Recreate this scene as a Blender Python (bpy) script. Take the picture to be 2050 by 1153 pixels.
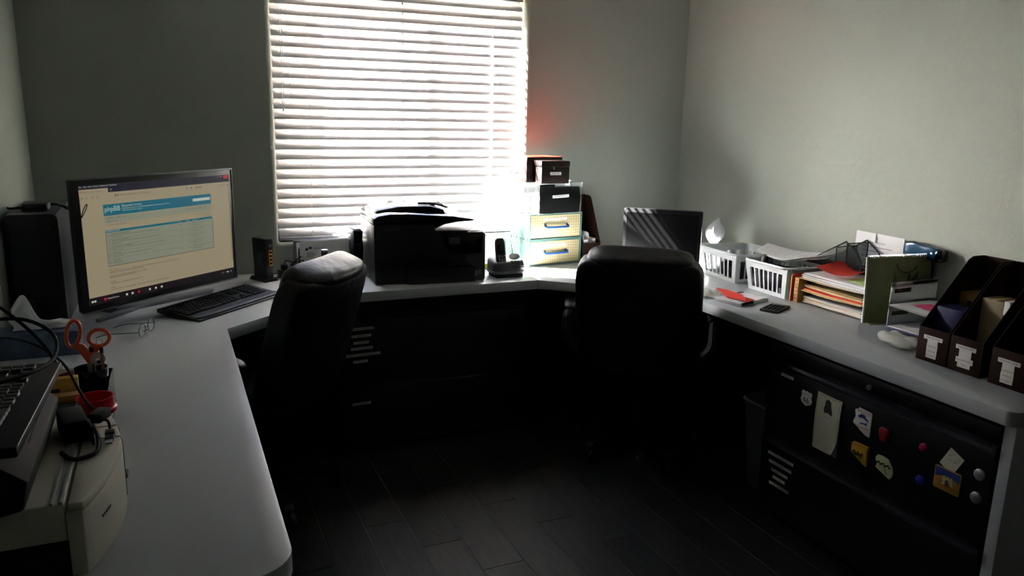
import bpy, bmesh, math, random
from mathutils import Matrix, Vector, noise
random.seed(7)
PI = math.pi
sc = bpy.context.scene
C = sc.collection
for o in list(bpy.data.objects): bpy.data.objects.remove(o)

# ---------------------------------------------------------------- camera, light, exposure
cam_d = bpy.data.cameras.new('camera'); cam = bpy.data.objects.new('camera', cam_d); C.objects.link(cam)
cam_d.sensor_fit = 'HORIZONTAL'; cam_d.sensor_width = 36.0; cam_d.lens = 36.0 * 1548.4 / 2050.0
cam_d.clip_start = 0.02
def cam_matrix(pitch, yaw, roll, loc):
    F = Vector((math.sin(yaw)*math.cos(pitch), math.cos(yaw)*math.cos(pitch), -math.sin(pitch)))
    R = Vector((math.cos(yaw), -math.sin(yaw), 0)); U = R.cross(F)
    c, s = math.cos(roll), math.sin(roll)
    X = c*R + s*U; Y = -s*R + c*U; Z = -F
    m = Matrix((X, Y, Z)).transposed().to_4x4(); m.translation = loc
    return m
cam.matrix_world = cam_matrix(0.22122, 0.42010, 0.021933, Vector((0, 0, 1.5)))
sc.camera = cam

SUN_DIR = Vector((0.67, -0.40, -0.685)).normalized()       # the way the sunlight travels: from the left, steeply through the window
world = bpy.data.worlds.new('sky'); sc.world = world; world.use_nodes = True
wn = world.node_tree.nodes; wl = world.node_tree.links; wn.clear()
sky = wn.new('ShaderNodeTexSky'); sky.sky_type = 'NISHITA'; sky.sun_disc = False
sky.sun_elevation = math.asin(-SUN_DIR.z); sky.sun_rotation = math.atan2(-SUN_DIR.x, -SUN_DIR.y)
sky.air_density = 1.0; sky.dust_density = 1.5
bg = wn.new('ShaderNodeBackground'); bg.inputs['Strength'].default_value = 0.26
wo = wn.new('ShaderNodeOutputWorld'); wl.new(sky.outputs[0], bg.inputs['Color']); wl.new(bg.outputs[0], wo.inputs['Surface'])
sun_d = bpy.data.lights.new('sun', 'SUN'); sun_d.energy = 130.0; sun_d.angle = math.radians(0.53); sun_d.color = (1.0, 0.96, 0.90)
sun = bpy.data.objects.new('sun', sun_d); C.objects.link(sun)
sun.rotation_euler = SUN_DIR.to_track_quat('-Z', 'Y').to_euler()
por_d = bpy.data.lights.new('window_portal', 'AREA'); por_d.shape = 'RECTANGLE'; por_d.size = 1.3; por_d.size_y = 1.3
por_d.cycles.is_portal = True
por = bpy.data.objects.new('window_portal', por_d); C.objects.link(por); por.location = (1.09, 3.93, 1.50)
por.rotation_euler = (math.radians(90), 0, math.radians(180)); por.rotation_euler = Vector((0, -1, 0)).to_track_quat('-Z', 'Y').to_euler()
sc.view_settings.view_transform = 'Standard'
try: sc.view_settings.look = 'None'
except Exception: pass
sc.view_settings.gamma = 1.0; sc.view_settings.use_curve_mapping = False
sc.view_settings.exposure = 1.85
sc.cycles.max_bounces = 10; sc.cycles.diffuse_bounces = 6; sc.cycles.transparent_max_bounces = 16; sc.cycles.sample_clamp_indirect = 0.0; sc.cycles.caustics_reflective = True; sc.cycles.blur_glossy = 0.3

# ---------------------------------------------------------------- materials
def lin(c): return tuple(((v/255)/12.92 if v/255 <= 0.04045 else ((v/255+0.055)/1.055)**2.4) for v in c)
MAT = {}
def mat(name, rgb, rough=0.5, metal=0.0, var=0.0, vscale=8.0, bump=0.0, bscale=60.0, coat=0.0, trans=0.0, emit=0.0, spec=0.5, alpha=1.0, stretch=None):
    m = bpy.data.materials.new(name); m.use_nodes = True
    nt = m.node_tree; n = nt.nodes; l = nt.links
    b = n['Principled BSDF']; col = lin(rgb)
    b.inputs['Base Color'].default_value = (*col, 1); b.inputs['Roughness'].default_value = rough
    b.inputs['Metallic'].default_value = metal; b.inputs['Specular IOR Level'].default_value = spec
    b.inputs['Coat Weight'].default_value = coat
    tc = n.new('ShaderNodeTexCoord'); mp = n.new('ShaderNodeMapping'); l.new(tc.outputs['Object'], mp.inputs[0])
    if stretch: mp.inputs['Scale'].default_value = stretch
    if var > 0:
        nz = n.new('ShaderNodeTexNoise'); nz.inputs['Scale'].default_value = vscale; nz.inputs['Detail'].default_value = 5
        l.new(mp.outputs[0], nz.inputs['Vector'])
        mx = n.new('ShaderNodeMix'); mx.data_type = 'RGBA'
        mx.inputs[6].default_value = (*[max(0, v*(1-var)) for v in col], 1); mx.inputs[7].default_value = (*[min(1, v*(1+var)) for v in col], 1)
        l.new(nz.outputs['Fac'], mx.inputs[0]); l.new(mx.outputs[2], b.inputs['Base Color'])
    if bump > 0:
        n2 = n.new('ShaderNodeTexNoise'); n2.inputs['Scale'].default_value = bscale; n2.inputs['Detail'].default_value = 4
        l.new(mp.outputs[0], n2.inputs['Vector'])
        bp = n.new('ShaderNodeBump'); bp.inputs['Strength'].default_value = bump; bp.inputs['Distance'].default_value = 0.01
        l.new(n2.outputs['Fac'], bp.inputs['Height']); l.new(bp.outputs[0], b.inputs['Normal'])
    if emit > 0:
        b.inputs['Emission Color'].default_value = (*col, 1); b.inputs['Emission Strength'].default_value = emit
        b.inputs['Base Color'].default_value = (0.01, 0.01, 0.01, 1)
    if trans > 0:       # light passes through the thin sheet
        tr = n.new('ShaderNodeBsdfTranslucent'); tr.inputs['Color'].default_value = (*col, 1)
        ms = n.new('ShaderNodeMixShader'); ms.inputs[0].default_value = trans
        l.new(b.outputs[0], ms.inputs[1]); l.new(tr.outputs[0], ms.inputs[2]); l.new(ms.outputs[0], n['Material Output'].inputs['Surface'])
    if alpha < 1:
        tp = n.new('ShaderNodeBsdfTransparent'); ms = n.new('ShaderNodeMixShader'); ms.inputs[0].default_value = alpha
        tp.inputs['Color'].default_value = (0.96, 0.97, 0.97, 1)
        l.new(tp.outputs[0], ms.inputs[1]); l.new(b.outputs[0], ms.inputs[2]); l.new(ms.outputs[0], n['Material Output'].inputs['Surface'])
    MAT[name] = m
    return m
def plaster(name, rgb):
    m = mat(name, rgb, 0.85, var=0.05, vscale=3)
    n = m.node_tree.nodes; l = m.node_tree.links; b = n['Principled BSDF']; b.inputs['Specular IOR Level'].default_value = 0.35
    tc = n.new('ShaderNodeTexCoord')
    a = n.new('ShaderNodeTexNoise'); a.inputs['Scale'].default_value = 9; a.inputs['Detail'].default_value = 7; a.inputs['Distortion'].default_value = 1.2
    r = n.new('ShaderNodeValToRGB'); r.color_ramp.elements[0].position = 0.52; r.color_ramp.elements[1].position = 0.60
    f = n.new('ShaderNodeTexNoise'); f.inputs['Scale'].default_value = 120; f.inputs['Detail'].default_value = 2
    l.new(tc.outputs['Object'], a.inputs['Vector']); l.new(tc.outputs['Object'], f.inputs['Vector']); l.new(a.outputs['Fac'], r.inputs[0])
    mt = n.new('ShaderNodeMath'); mt.operation = 'MULTIPLY_ADD'; mt.inputs[1].default_value = 0.25
    l.new(f.outputs['Fac'], mt.inputs[0]); l.new(r.outputs[0], mt.inputs[2])
    bp = n.new('ShaderNodeBump'); bp.inputs['Strength'].default_value = 0.12; bp.inputs['Distance'].default_value = 0.004
    l.new(mt.outputs[0], bp.inputs['Height']); l.new(bp.outputs[0], b.inputs['Normal'])
    return m
plaster('wall_paint', (158, 163, 153)); plaster('ceiling_paint', (165, 165, 160))
mat('desk_laminate', (188, 193, 198), 0.33, var=0.06, vscale=400)
mat('slat_white', (204, 204, 209), 0.20, trans=0.10, spec=1.0, coat=0.9); MAT['slat_white'].node_tree.nodes['Principled BSDF'].inputs['Coat Roughness'].default_value = 0.16
mat('white_plastic', (228, 232, 235), 0.38, trans=0.12)
mat('vinyl_frame', (190, 190, 184), 0.5)
mat('cord_white', (225, 225, 225), 0.6)
mat('black_metal', (17, 17, 20), 0.38, bump=0.05, bscale=300)
mat('black_plastic', (15, 15, 18), 0.36, bump=0.04, bscale=400)
mat('matte_black', (13, 13, 15), 0.75, spec=0.25); mat('soft_black', (12, 12, 14), 0.6, spec=0.2)
mat('gloss_black', (9, 9, 12), 0.12, coat=0.3)
mat('screen_black', (6, 6, 7), 0.24, var=0.5, vscale=60)
mat('leather', (13, 12, 15), 0.38, bump=0.55, bscale=13, spec=0.36)
mat('dark_grey', (58, 60, 64), 0.45)
mat('mid_grey', (112, 114, 120), 0.42); mat('wrist_grey', (78, 80, 94), 0.36); mat('phone_grey', (70, 72, 78), 0.4); mat('pull_highlight_metal', (44, 44, 50), 0.22, spec=0.9)
mat('silver', (176, 178, 184), 0.3, metal=0.7)
mat('chrome', (215, 216, 220), 0.14, metal=1.0)
mat('beige_plastic', (186, 184, 168), 0.5, bump=0.06, bscale=500)
mat('paper', (232, 232, 234), 0.8, trans=0.08, var=0.02)
mat('tissue', (238, 240, 242), 0.9, trans=0.35)
mat('manila', (214, 190, 138), 0.75, var=0.05)
mat('kraft', (150, 112, 62), 0.8, var=0.1)
mat('yellow_box', (186, 140, 52), 0.6, var=0.1)
mat('orange_plastic', (214, 84, 38), 0.35)
mat('red_plastic', (196, 22, 40), 0.3)
mat('red_paper', (206, 50, 34), 0.7)
mat('red_folder', (214, 48, 20), 0.6)
mat('green_paper', (176, 206, 126), 0.75)
mat('pink_paper', (226, 74, 128), 0.75)
mat('brown_board', (40, 21, 15), 0.75, var=0.12, vscale=20, bump=0.05, spec=0.15)
mat('brown_leather', (28, 13, 10), 0.42, var=0.1); mat('red_gloss', (168, 44, 28), 0.36, metal=0.25)
mat('brown_inner', (70, 44, 30), 0.8, var=0.1)
mat('teal_board', (80, 122, 114), 0.45, var=0.05)
mat('blue_handle', (30, 82, 150), 0.3)
mat('label_white', (214, 214, 210), 0.55)
mat('ink', (22, 22, 24), 0.7)
mat('ink_grey', (96, 98, 102), 0.7)
mat('ink_red', (150, 26, 30), 0.7)
mat('ink_blue', (28, 44, 120), 0.7)
mat('tissue_box', (74, 92, 118), 0.6, var=0.75, vscale=26)
mat('blue_foil', (6, 58, 88), 0.22, var=0.3, vscale=6)
mat('navy_plastic', (24, 32, 84), 0.4)
mat('calendar_green', (96, 104, 62), 0.5, var=0.35, vscale=9)
mat('leaf_dark', (46, 56, 30), 0.6)
mat('port_yellow', (222, 160, 40), 0.5)
mat('yellow', (226, 214, 50), 0.6)
mat('bag_plastic', (236, 236, 230), 0.4, trans=0.35)
mat('can_grey', (92, 96, 104), 0.5, trans=0.1)
mat('magnet_yellow', (196, 150, 46), 0.5, var=0.2, vscale=60)
mat('magnet_cream', (196, 196, 150), 0.5)
mat('magnet_red', (130, 16, 28), 0.4); mat('magnet_pink', (170, 24, 74), 0.3); mat('magnet_blue', (30, 30, 170), 0.3)
mat('paint_sky', (36, 62, 132), 0.5, var=0.3, vscale=50); mat('paint_sand', (176, 128, 48), 0.5, var=0.3, vscale=60)
mat('paint_red', (128, 44, 30), 0.5)
mat('clear_lid', (205, 212, 214), 0.12, alpha=0.22); mat('clear_front', (8, 8, 9), 0.06, alpha=0.12)
mat('grout', (120, 118, 114), 0.8)
mat('ground_pale', (214, 204, 186), 0.9, var=0.08); mat('stucco', (206, 190, 166), 0.9, var=0.06); mat('clay', (205, 140, 108), 0.9, var=0.1)
mat('cardboard_grey', (120, 110, 92), 0.8); mat('beige_box', (142, 128, 100), 0.7)
# emissive parts of the lit monitor screen
SE = 0.2
mat('lit_cream', (158, 146, 118), emit=SE); mat('lit_dark', (16, 14, 34), emit=SE); mat('lit_bar', (22, 12, 18), emit=SE)
mat('lit_teal', (6, 98, 116), emit=SE); mat('lit_green', (138, 141, 121), emit=SE); mat('lit_white', (190, 196, 184), emit=SE)
mat('lit_ink', (52, 48, 42), emit=SE); mat('lit_grey', (96, 88, 74), emit=SE); mat('lit_red', (190, 24, 36), emit=SE)
# glass: mirror glance over clear pass-through
m = bpy.data.materials.new('window_glass'); m.use_nodes = True; n = m.node_tree.nodes; l = m.node_tree.links; n.clear()
fr = n.new('ShaderNodeFresnel'); fr.inputs[0].default_value = 1.45; tp = n.new('ShaderNodeBsdfTransparent'); gl = n.new('ShaderNodeBsdfGlossy'); gl.inputs['Roughness'].default_value = 0.02
ge = n.new('ShaderNodeNewGeometry'); mr_ = n.new('ShaderNodeMapRange'); mr_.inputs[3].default_value = 1.45; mr_.inputs[4].default_value = 1/1.45; l.new(ge.outputs['Backfacing'], mr_.inputs[0]); l.new(mr_.outputs[0], fr.inputs[0])
ms = n.new('ShaderNodeMixShader'); ou = n.new('ShaderNodeOutputMaterial'); l.new(fr.outputs[0], ms.inputs[0]); l.new(tp.outputs[0], ms.inputs[1]); l.new(gl.outputs[0], ms.inputs[2]); l.new(ms.outputs[0], ou.inputs[0]); MAT['window_glass'] = m
# grid card (cream card printed with a fine brown grid)
def grid_card():
    m = mat('grid_card', (232, 220, 180), 0.55); n = m.node_tree.nodes; l = m.node_tree.links; b = n['Principled BSDF']
    tc = n.new('ShaderNodeTexCoord'); br = n.new('ShaderNodeTexBrick'); br.offset = 0; br.squash = 1
    mp = n.new('ShaderNodeMapping'); mp.inputs['Rotation'].default_value = (math.radians(90), 0, 0)
    br.inputs['Color1'].default_value = (*lin((206, 192, 150)), 1); br.inputs['Color2'].default_value = (*lin((202, 187, 144)), 1)
    br.inputs['Mortar'].default_value = (*lin((112, 98, 66)), 1); br.inputs['Scale'].default_value = 1
    br.inputs['Mortar Size'].default_value = 0.0006; br.inputs['Brick Width'].default_value = 0.0138; br.inputs['Row Height'].default_value = 0.0138
    l.new(tc.outputs['Object'], mp.inputs[0]); l.new(mp.outputs[0], br.inputs['Vector']); l.new(br.outputs['Color'], b.inputs['Base Color'])
grid_card()
# wood-look tile with grain along its length
def plank_mat():
    m = mat('plank', (50, 47, 45), 0.5, spec=0.35); n = m.node_tree.nodes; l = m.node_tree.links; b = n['Principled BSDF']
    tc = n.new('ShaderNodeTexCoord'); oi = n.new('ShaderNodeObjectInfo'); mp = n.new('ShaderNodeMapping'); mp.inputs['Scale'].default_value = (9, 1.1, 1)
    ad = n.new('ShaderNodeVectorMath'); ad.operation = 'ADD'; cb = n.new('ShaderNodeCombineXYZ'); mu = n.new('ShaderNodeMath'); mu.operation = 'MULTIPLY'; mu.inputs[1].default_value = 37
    l.new(oi.outputs['Random'], mu.inputs[0]); l.new(mu.outputs[0], cb.inputs[0]); l.new(mu.outputs[0], cb.inputs[2])
    l.new(tc.outputs['Object'], ad.inputs[0]); l.new(cb.outputs[0], ad.inputs[1]); l.new(ad.outputs[0], mp.inputs[0])
    nz = n.new('ShaderNodeTexNoise'); nz.inputs['Scale'].default_value = 3.2; nz.inputs['Detail'].default_value = 8; nz.inputs['Distortion'].default_value = 2.2; nz.inputs['Roughness'].default_value = 0.65
    l.new(mp.outputs[0], nz.inputs['Vector'])
    r = n.new('ShaderNodeValToRGB'); e = r.color_ramp.elements; e[0].position = 0.32; e[0].color = (*lin((20, 19, 19)), 1); e[1].position = 0.68; e[1].color = (*lin((44, 43, 42)), 1)
    hs = n.new('ShaderNodeHueSaturation'); mr = n.new('ShaderNodeMapRange'); mr.inputs[3].default_value = 0.7; mr.inputs[4].default_value = 1.25
    l.new(oi.outputs['Random'], mr.inputs[0]); l.new(mr.outputs[0], hs.inputs['Value'])
    l.new(nz.outputs['Fac'], r.inputs[0]); l.new(r.outputs[0], hs.inputs['Color']); l.new(hs.outputs[0], b.inputs['Base Color'])
    bp = n.new('ShaderNodeBump'); bp.inputs['Strength'].default_value = 0.25; bp.inputs['Distance'].default_value = 0.002; l.new(nz.outputs['Fac'], bp.inputs['Height']); l.new(bp.outputs[0], b.inputs['Normal'])
plank_mat()

# ---------------------------------------------------------------- geometry helpers
def frame(o, right, up):
    r = Vector(right).normalized(); u = Vector(up).normalized(); w = r.cross(u)
    m = Matrix((r, u, w)).transposed().to_4x4(); m.translation = Vector(o); return m
def rotm(deg, axis): return Matrix.Rotation(math.radians(deg), 4, axis)
TXT = {}
def text_data(s):
    if s in TXT: return TXT[s]
    cu = bpy.data.curves.new('t', 'FONT'); cu.body = s; cu.size = 1; cu.align_x = 'CENTER'; cu.align_y = 'CENTER'; cu.resolution_u = 3
    ob = bpy.data.objects.new('t', cu); C.objects.link(ob)
    dg = bpy.context.evaluated_depsgraph_get(); me = bpy.data.meshes.new_from_object(ob.evaluated_get(dg))
    vs = [v.co.copy() for v in me.vertices]; fs = [tuple(p.vertices) for p in me.polygons]
    bpy.data.objects.remove(ob); bpy.data.curves.remove(cu); bpy.data.meshes.remove(me)
    TXT[s] = (vs, fs); return TXT[s]
class G:
    def __init__(s): s.v = []; s.f = []
    def raw(s, vs, fs, M=None):
        k = len(s.v); s.v += [tuple(M @ Vector(v)) if M else tuple(v) for v in vs]; s.f += [tuple(i+k for i in f) for f in fs]; return s
    def bmadd(s, bm, M=None):
        bm.verts.ensure_lookup_table(); bm.verts.index_update()
        s.raw([v.co.copy() for v in bm.verts], [tuple(v.index for v in f.verts) for f in bm.faces], M); bm.free(); return s
    def box(s, c, d, bev=0, M=None, seg=2):
        bm = bmesh.new(); bmesh.ops.create_cube(bm, size=1)
        for v in bm.verts: v.co = Vector((v.co.x*d[0], v.co.y*d[1], v.co.z*d[2]))
        if bev: bmesh.ops.bevel(bm, geom=list(bm.edges), offset=min(bev, min(d)*0.49), segments=seg, profile=0.5, affect='EDGES')
        T = Matrix.Translation(Vector(c)) @ (M or Matrix())
        return s.bmadd(bm, T)
    def cyl(s, c, r, h, axis='z', r2=None, n=20, bev=0, M=None):
        bm = bmesh.new(); bmesh.ops.create_cone(bm, cap_ends=True, segments=n, radius1=r, radius2=r if r2 is None else r2, depth=h)
        if bev: bmesh.ops.bevel(bm, geom=[e for e in bm.edges if abs(e.verts[0].co.z-e.verts[1].co.z) < 1e-6], offset=bev, segments=2, profile=0.5, affect='EDGES')
        R = {'z': Matrix(), 'x': rotm(90, 'Y'), 'y': rotm(90, 'X')}[axis]
        return s.bmadd(bm, Matrix.Translation(Vector(c)) @ (M or Matrix()) @ R)
    def tube(s, pts, r, n=8, closed=False, M=None):
        P = [Vector(p) for p in pts]; N = len(P); vs = []; fs = []
        up = Vector((0, 0, 1)); prev = None
        for i, p in enumerate(P):
            a = P[(i-1) % N] if (closed or i > 0) else p; b = P[(i+1) % N] if (closed or i < N-1) else p
            t = (b-a).normalized() if (b-a).length > 1e-9 else Vector((0, 0, 1))
            if prev is None: x = t.cross(up) if abs(t.z) < 0.95 else t.cross(Vector((1, 0, 0)))
            else: x = prev - t*prev.dot(t)
            x.normalize(); prev = x; y = t.cross(x)
            rr = r[i] if isinstance(r, (list, tuple)) else r
            for k in range(n):
                q = 2*PI*k/n; vs.append(p + rr*(math.cos(q)*x + math.sin(q)*y))
        for i in range(N if closed else N-1):
            j = (i+1) % N
            for k in range(n): fs.append((i*n+k, i*n+(k+1) % n, j*n+(k+1) % n, j*n+k))
        if not closed: fs += [tuple(range(n))[::-1], tuple((N-1)*n+k for k in range(n))]
        return s.raw(vs, fs, M)
    def prism(s, poly, a, b, plane='xz', bev=0, M=None):
        f = {'xz': lambda p, t: (p[0], t, p[1]), 'xy': lambda p, t: (p[0], p[1], t), 'yz': lambda p, t: (t, p[0], p[1])}[plane]
        bm = bmesh.new(); A = [bm.verts.new(f(p, a)) for p in poly]; B = [bm.verts.new(f(p, b)) for p in poly]; n = len(poly)
        bm.faces.new(A); bm.faces.new(B[::-1])
        for i in range(n): bm.faces.new((A[i], B[i], B[(i+1) % n], A[(i+1) % n]))
        bmesh.ops.recalc_face_normals(bm, faces=bm.faces)
        if bev: bmesh.ops.bevel(bm, geom=list(bm.edges), offset=bev, segments=2, profile=0.5, affect='EDGES')
        return s.bmadd(bm, M)
    def lathe(s, prof, c=(0, 0, 0), n=24, M=None):
        vs = []; fs = []; m = len(prof)
        for i in range(n):
            q = 2*PI*i/n
            for r, z in prof: vs.append((c[0]+r*math.cos(q), c[1]+r*math.sin(q), c[2]+z))
        for i in range(n):
            j = (i+1) % n
            for k in range(m-1): fs.append((i*m+k, j*m+k, j*m+k+1, i*m+k+1))
        fs.append(tuple(i*m for i in range(n))[::-1]); fs.append(tuple(i*m+m-1 for i in range(n)))
        return s.raw(vs, fs, M)
    def cushion(s, c, d, e=4, n=10, M=None, fn=None):
        bm = bmesh.new(); bmesh.ops.create_cube(bm, size=2); bmesh.ops.subdivide_edges(bm, edges=list(bm.edges), cuts=n, use_grid_fill=True)
        for v in bm.verts:
            p = v.co; mx = max(abs(p.x), abs(p.y), abs(p.z)); nn = (abs(p.x)**e+abs(p.y)**e+abs(p.z)**e)**(1/e)
            p = p*(mx/nn); q = Vector((p.x*d[0]/2, p.y*d[1]/2, p.z*d[2]/2))
            v.co = fn(q) if fn else q
        return s.bmadd(bm, Matrix.Translation(Vector(c)) @ (M or Matrix()))
    def sheet(s, fn, nu, nv, t=0.0006, M=None):
        bm = bmesh.new(); V = [[bm.verts.new(fn(i/nu, j/nv)) for j in range(nv+1)] for i in range(nu+1)]
        for i in range(nu):
            for j in range(nv): bm.faces.new((V[i][j], V[i+1][j], V[i+1][j+1], V[i][j+1]))
        bmesh.ops.recalc_face_normals(bm, faces=bm.faces)
        bmesh.ops.solidify(bm, geom=list(bm.faces), thickness=t)
        return s.bmadd(bm, M)
    def text(s, txt, size, M, sx=1.0):
        vs, fs = text_data(txt); return s.raw([(v.x*size*sx, v.y*size, 0) for v in vs], fs, M)
    def quad(s, x0, y0, x1, y1, M, z=0.0):
        return s.raw([(x0, y0, z), (x1, y0, z), (x1, y1, z), (x0, y1, z)], [(0, 1, 2, 3)], M)
def obj(name, g, m, parent=None, loc=None, rz=0, smooth=True, label=None, ang=35):
    me = bpy.data.meshes.new(name); me.from_pydata(g.v, [], g.f); me.update(); me.materials.append(MAT[m])
    if smooth:
        for p in me.polygons: p.use_smooth = True
        me.set_sharp_from_angle(angle=math.radians(ang))
    o = bpy.data.objects.new(name, me); C.objects.link(o)
    if parent: o.parent = parent
    if loc: o.location = loc
    if rz: o.rotation_euler.z = math.radians(rz)
    if label: o['label'] = label
    return o
def thing(name, label, cat, loc, rz=0, group=None):
    o = bpy.data.objects.new(name, None); C.objects.link(o); o.empty_display_size = 0.05
    o.location = loc; o.rotation_euler.z = math.radians(rz); o['label'] = label; o['category'] = cat
    if group: o['group'] = group
    return o
def tag(o, label, cat, group=None):
    o['label'] = label; o['category'] = cat
    if group: o['group'] = group
    return o
def struct(o): o['kind'] = 'structure'; return o
def curve(pts, k=6):
    P = [Vector(p) for p in pts]; out = []
    for i in range(len(P)-1):
        a = P[max(i-1, 0)]; b = P[i]; c = P[i+1]; d = P[min(i+2, len(P)-1)]
        for j in range(k):
            t = j/k; out.append(0.5*((2*b)+(c-a)*t+(2*a-5*b+4*c-d)*t*t+(3*b-3*c+d-a)*t**3))
    out.append(P[-1]); return out
def rrect(w, h, r, n=5, cx=0, cy=0):
    out = []
    for (sx, sy, a0) in ((1, 1, 0), (-1, 1, 90), (-1, -1, 180), (1, -1, 270)):
        for i in range(n+1):
            a = math.radians(a0+90*i/n); out.append((cx+sx*(w/2-r)+r*math.cos(a), cy+sy*(h/2-r)+r*math.sin(a)))
    return out
DZ = 0.75          # desk top height
XL, XR, YB, YF, HC = -0.506, 2.69, 3.71, -3.4, 2.45
WALL_GAP = 0.001

# ---------------------------------------------------------------- room shell
fl = struct(obj('floor', G().box(((XL+XR)/2, (YB+YF)/2, -0.0465), (XR-XL+0.3, YB-YF+0.3, 0.09)), 'grout', smooth=False))
offs = {0: 2.37}
k0 = 0
for k in range(-9, 14):
    x0 = 0.7315 + 0.1522*k; x1 = x0 + 0.1500
    if x1 < XL or x0 > XR: continue
    yj = 2.37 - 0.2075*k
    for j in range(-12, 14):
        ya = yj + 0.6225*j; yb = ya + 0.6203
        ya2, yb2 = max(ya, YF+0.01), min(yb, YB-0.005); xa, xb = max(x0, XL+0.003), min(x1, XR-0.003)
        if yb2-ya2 < 0.03 or xb-xa < 0.01: continue
        if yb2 < 0.9: continue
        g = G().box((0, 0, 0), (xb-xa, yb2-ya2, 0.01), 0.0007, seg=1)
        o = obj('floor_plank', g, 'plank', parent=fl, smooth=False); o.location = ((xa+xb)/2, (ya2+yb2)/2, -0.005+0.0001*random.random())
near = obj('near_floor', G().box(((XL+XR)/2, (YF+0.9)/2, -0.004), (XR-XL-0.004, 0.9-YF-0.01, 0.008)), 'plank', parent=fl, smooth=False)
struct(obj('ceiling', G().box(((XL+XR)/2, (YB+YF)/2, HC+0.05), (XR-XL+0.3, YB-YF+0.3, 0.1)), 'ceiling_paint', smooth=False))
struct(obj('wall_left', G().box((XL-0.05, (YB+YF)/2, HC/2), (0.1, YB-YF+0.2, HC)), 'wall_paint', smooth=False))
struct(obj('wall_right', G().box((XR+0.05, (YB+YF)/2, HC/2), (0.1, YB-YF+0.2, HC)), 'wall_paint', smooth=False))
struct(obj('wall_front', G().box(((XL+XR)/2, YF-0.05, HC/2), (XR-XL, 0.1, HC)), 'wall_paint', smooth=False))
# window wall with rounded plaster reveal
WX0, WX1, WZ0, WZ1 = 0.458, 1.712, 0.886, 2.13
g = G(); NB = 5; rb = 0.018; cx, cz = (WX0+WX1)/2, (WZ0+WZ1)/2; hw, hh = (WX1-WX0)/2, (WZ1-WZ0)/2
loops = []
def ring(ex, y, rc):
    return [(p[0], y, p[1]) for p in rrect(2*(hw+ex), 2*(hh+ex), max(rc, 0.002), 4, cx, cz)]
for i in range(NB+1):
    a = PI/2*i/NB; loops.append(ring(rb*(1-math.sin(a)), YB+rb*(1-math.cos(a)), 0.012+rb*(1-math.sin(a))))
loops.append(ring(0, YB+0.19, 0.012))
outer_f = ring(0.02+0, YB, 0.02)
vs = [v for lp in loops for v in lp]; n = len(loops[0]); fs = []
for i in range(len(loops)-1):
    for k in range(n): fs.append((i*n+k, i*n+(k+1) % n, (i+1)*n+(k+1) % n, (i+1)*n+k))
g.raw(vs, fs)
# front face around the hole: connect first loop to the wall rectangle
corners = {0: (XR, YB, HC), 1: (XL, YB, HC), 2: (XL, YB, 0), 3: (XR, YB, 0)}
lp = loops[0]; q = n//4
for s4 in range(4):
    cidx = len(g.v); g.v.append(corners[s4])
    base = s4*q
    for k in range(q-1):
        a, b = len(g.v), len(g.v)+1; g.v += [lp[base+k], lp[base+k+1]]; g.f.append((cidx, b, a))
    # side span to next corner
    a = len(g.v); g.v += [lp[base+q-1], lp[(base+q) % n], corners[(s4+1) % 4], corners[s4]]; g.f.append((a, a+1, a+2, a+3))
# outer slabs give the wall its thickness
for c, d in (((( XL-0.1+WX0)/2, YB+0.12, HC/2), (WX0-XL+0.1, 0.14, HC)), (((XR+0.1+WX1)/2, YB+0.12, HC/2), (XR+0.1-WX1, 0.14, HC)),
             ((cx, YB+0.12, WZ0/2), (WX1-WX0, 0.14, WZ0)), ((cx, YB+0.12, (HC+WZ1)/2), (WX1-WX0, 0.14, HC-WZ1))): g.box(c, d)
struct(obj('wall_back', g, 'wall_paint', ang=50))

# window: sliding sash in a vinyl frame
wf = struct(obj('window_1', G().box((cx, 3.838, WZ1-0.018), (WX1-WX0, 0.06, 0.036), 0.004).box((cx, 3.838, WZ0+0.018), (WX1-WX0, 0.06, 0.036), 0.004)
    .box((WX0+0.016, 3.838, cz), (0.032, 0.06, WZ1-WZ0), 0.004).box((WX1-0.016, 3.838, cz), (0.032, 0.06, WZ1-WZ0), 0.004), 'vinyl_frame'))
for x0, x1, y in ((WX0+0.034, 1.139, 3.829), (1.064, WX1-0.034, 3.851)):
    g = G(); zc = cz; h = WZ1-WZ0-0.076
    for c, d in (((x0+0.018, y, zc), (0.036, 0.02, h)), ((x1-0.018, y, zc), (0.036, 0.02, h)), (((x0+x1)/2, y, zc+h/2-0.014), (x1-x0, 0.02, 0.028)), (((x0+x1)/2, y, zc-h/2+0.014), (x1-x0, 0.02, 0.028))): g.box(c, d, 0.003)
    sh = obj('window_sash', g, 'vinyl_frame', parent=wf)
    obj('glass_pane', G().box(((x0+x1)/2, y, zc), (x1-x0-0.05, 0.004, h-0.05)), 'window_glass', parent=sh, smooth=False)
obj('weather_strip', G().box((1.101, 3.840, cz), (0.006, 0.008, WZ1-WZ0-0.08)), 'matte_black', parent=wf, smooth=False)

# outside: pale yard, block wall, neighbouring house
struct(obj('outside_ground', G().box((1, 14, -0.25), (40, 20, 0.1)), 'ground_pale', smooth=False))
hs = thing('neighbour_house', 'pale neighbouring house with a clay coloured band behind the blind', 'house', (1.0, 10.5, -0.2))
obj('house_wall', G().box((0, 0, 1.2), (26, 0.3, 2.4)), 'stucco', parent=hs, smooth=False)
obj('clay_band', G().box((0, -0.05, 2.72), (26, 0.5, 0.64)), 'clay', parent=hs, smooth=False, label='clay coloured band under the roof edge')
obj('parapet', G().box((0, 0, 3.4), (26.2, 0.4, 0.7)), 'stucco', parent=hs, smooth=False)

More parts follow.
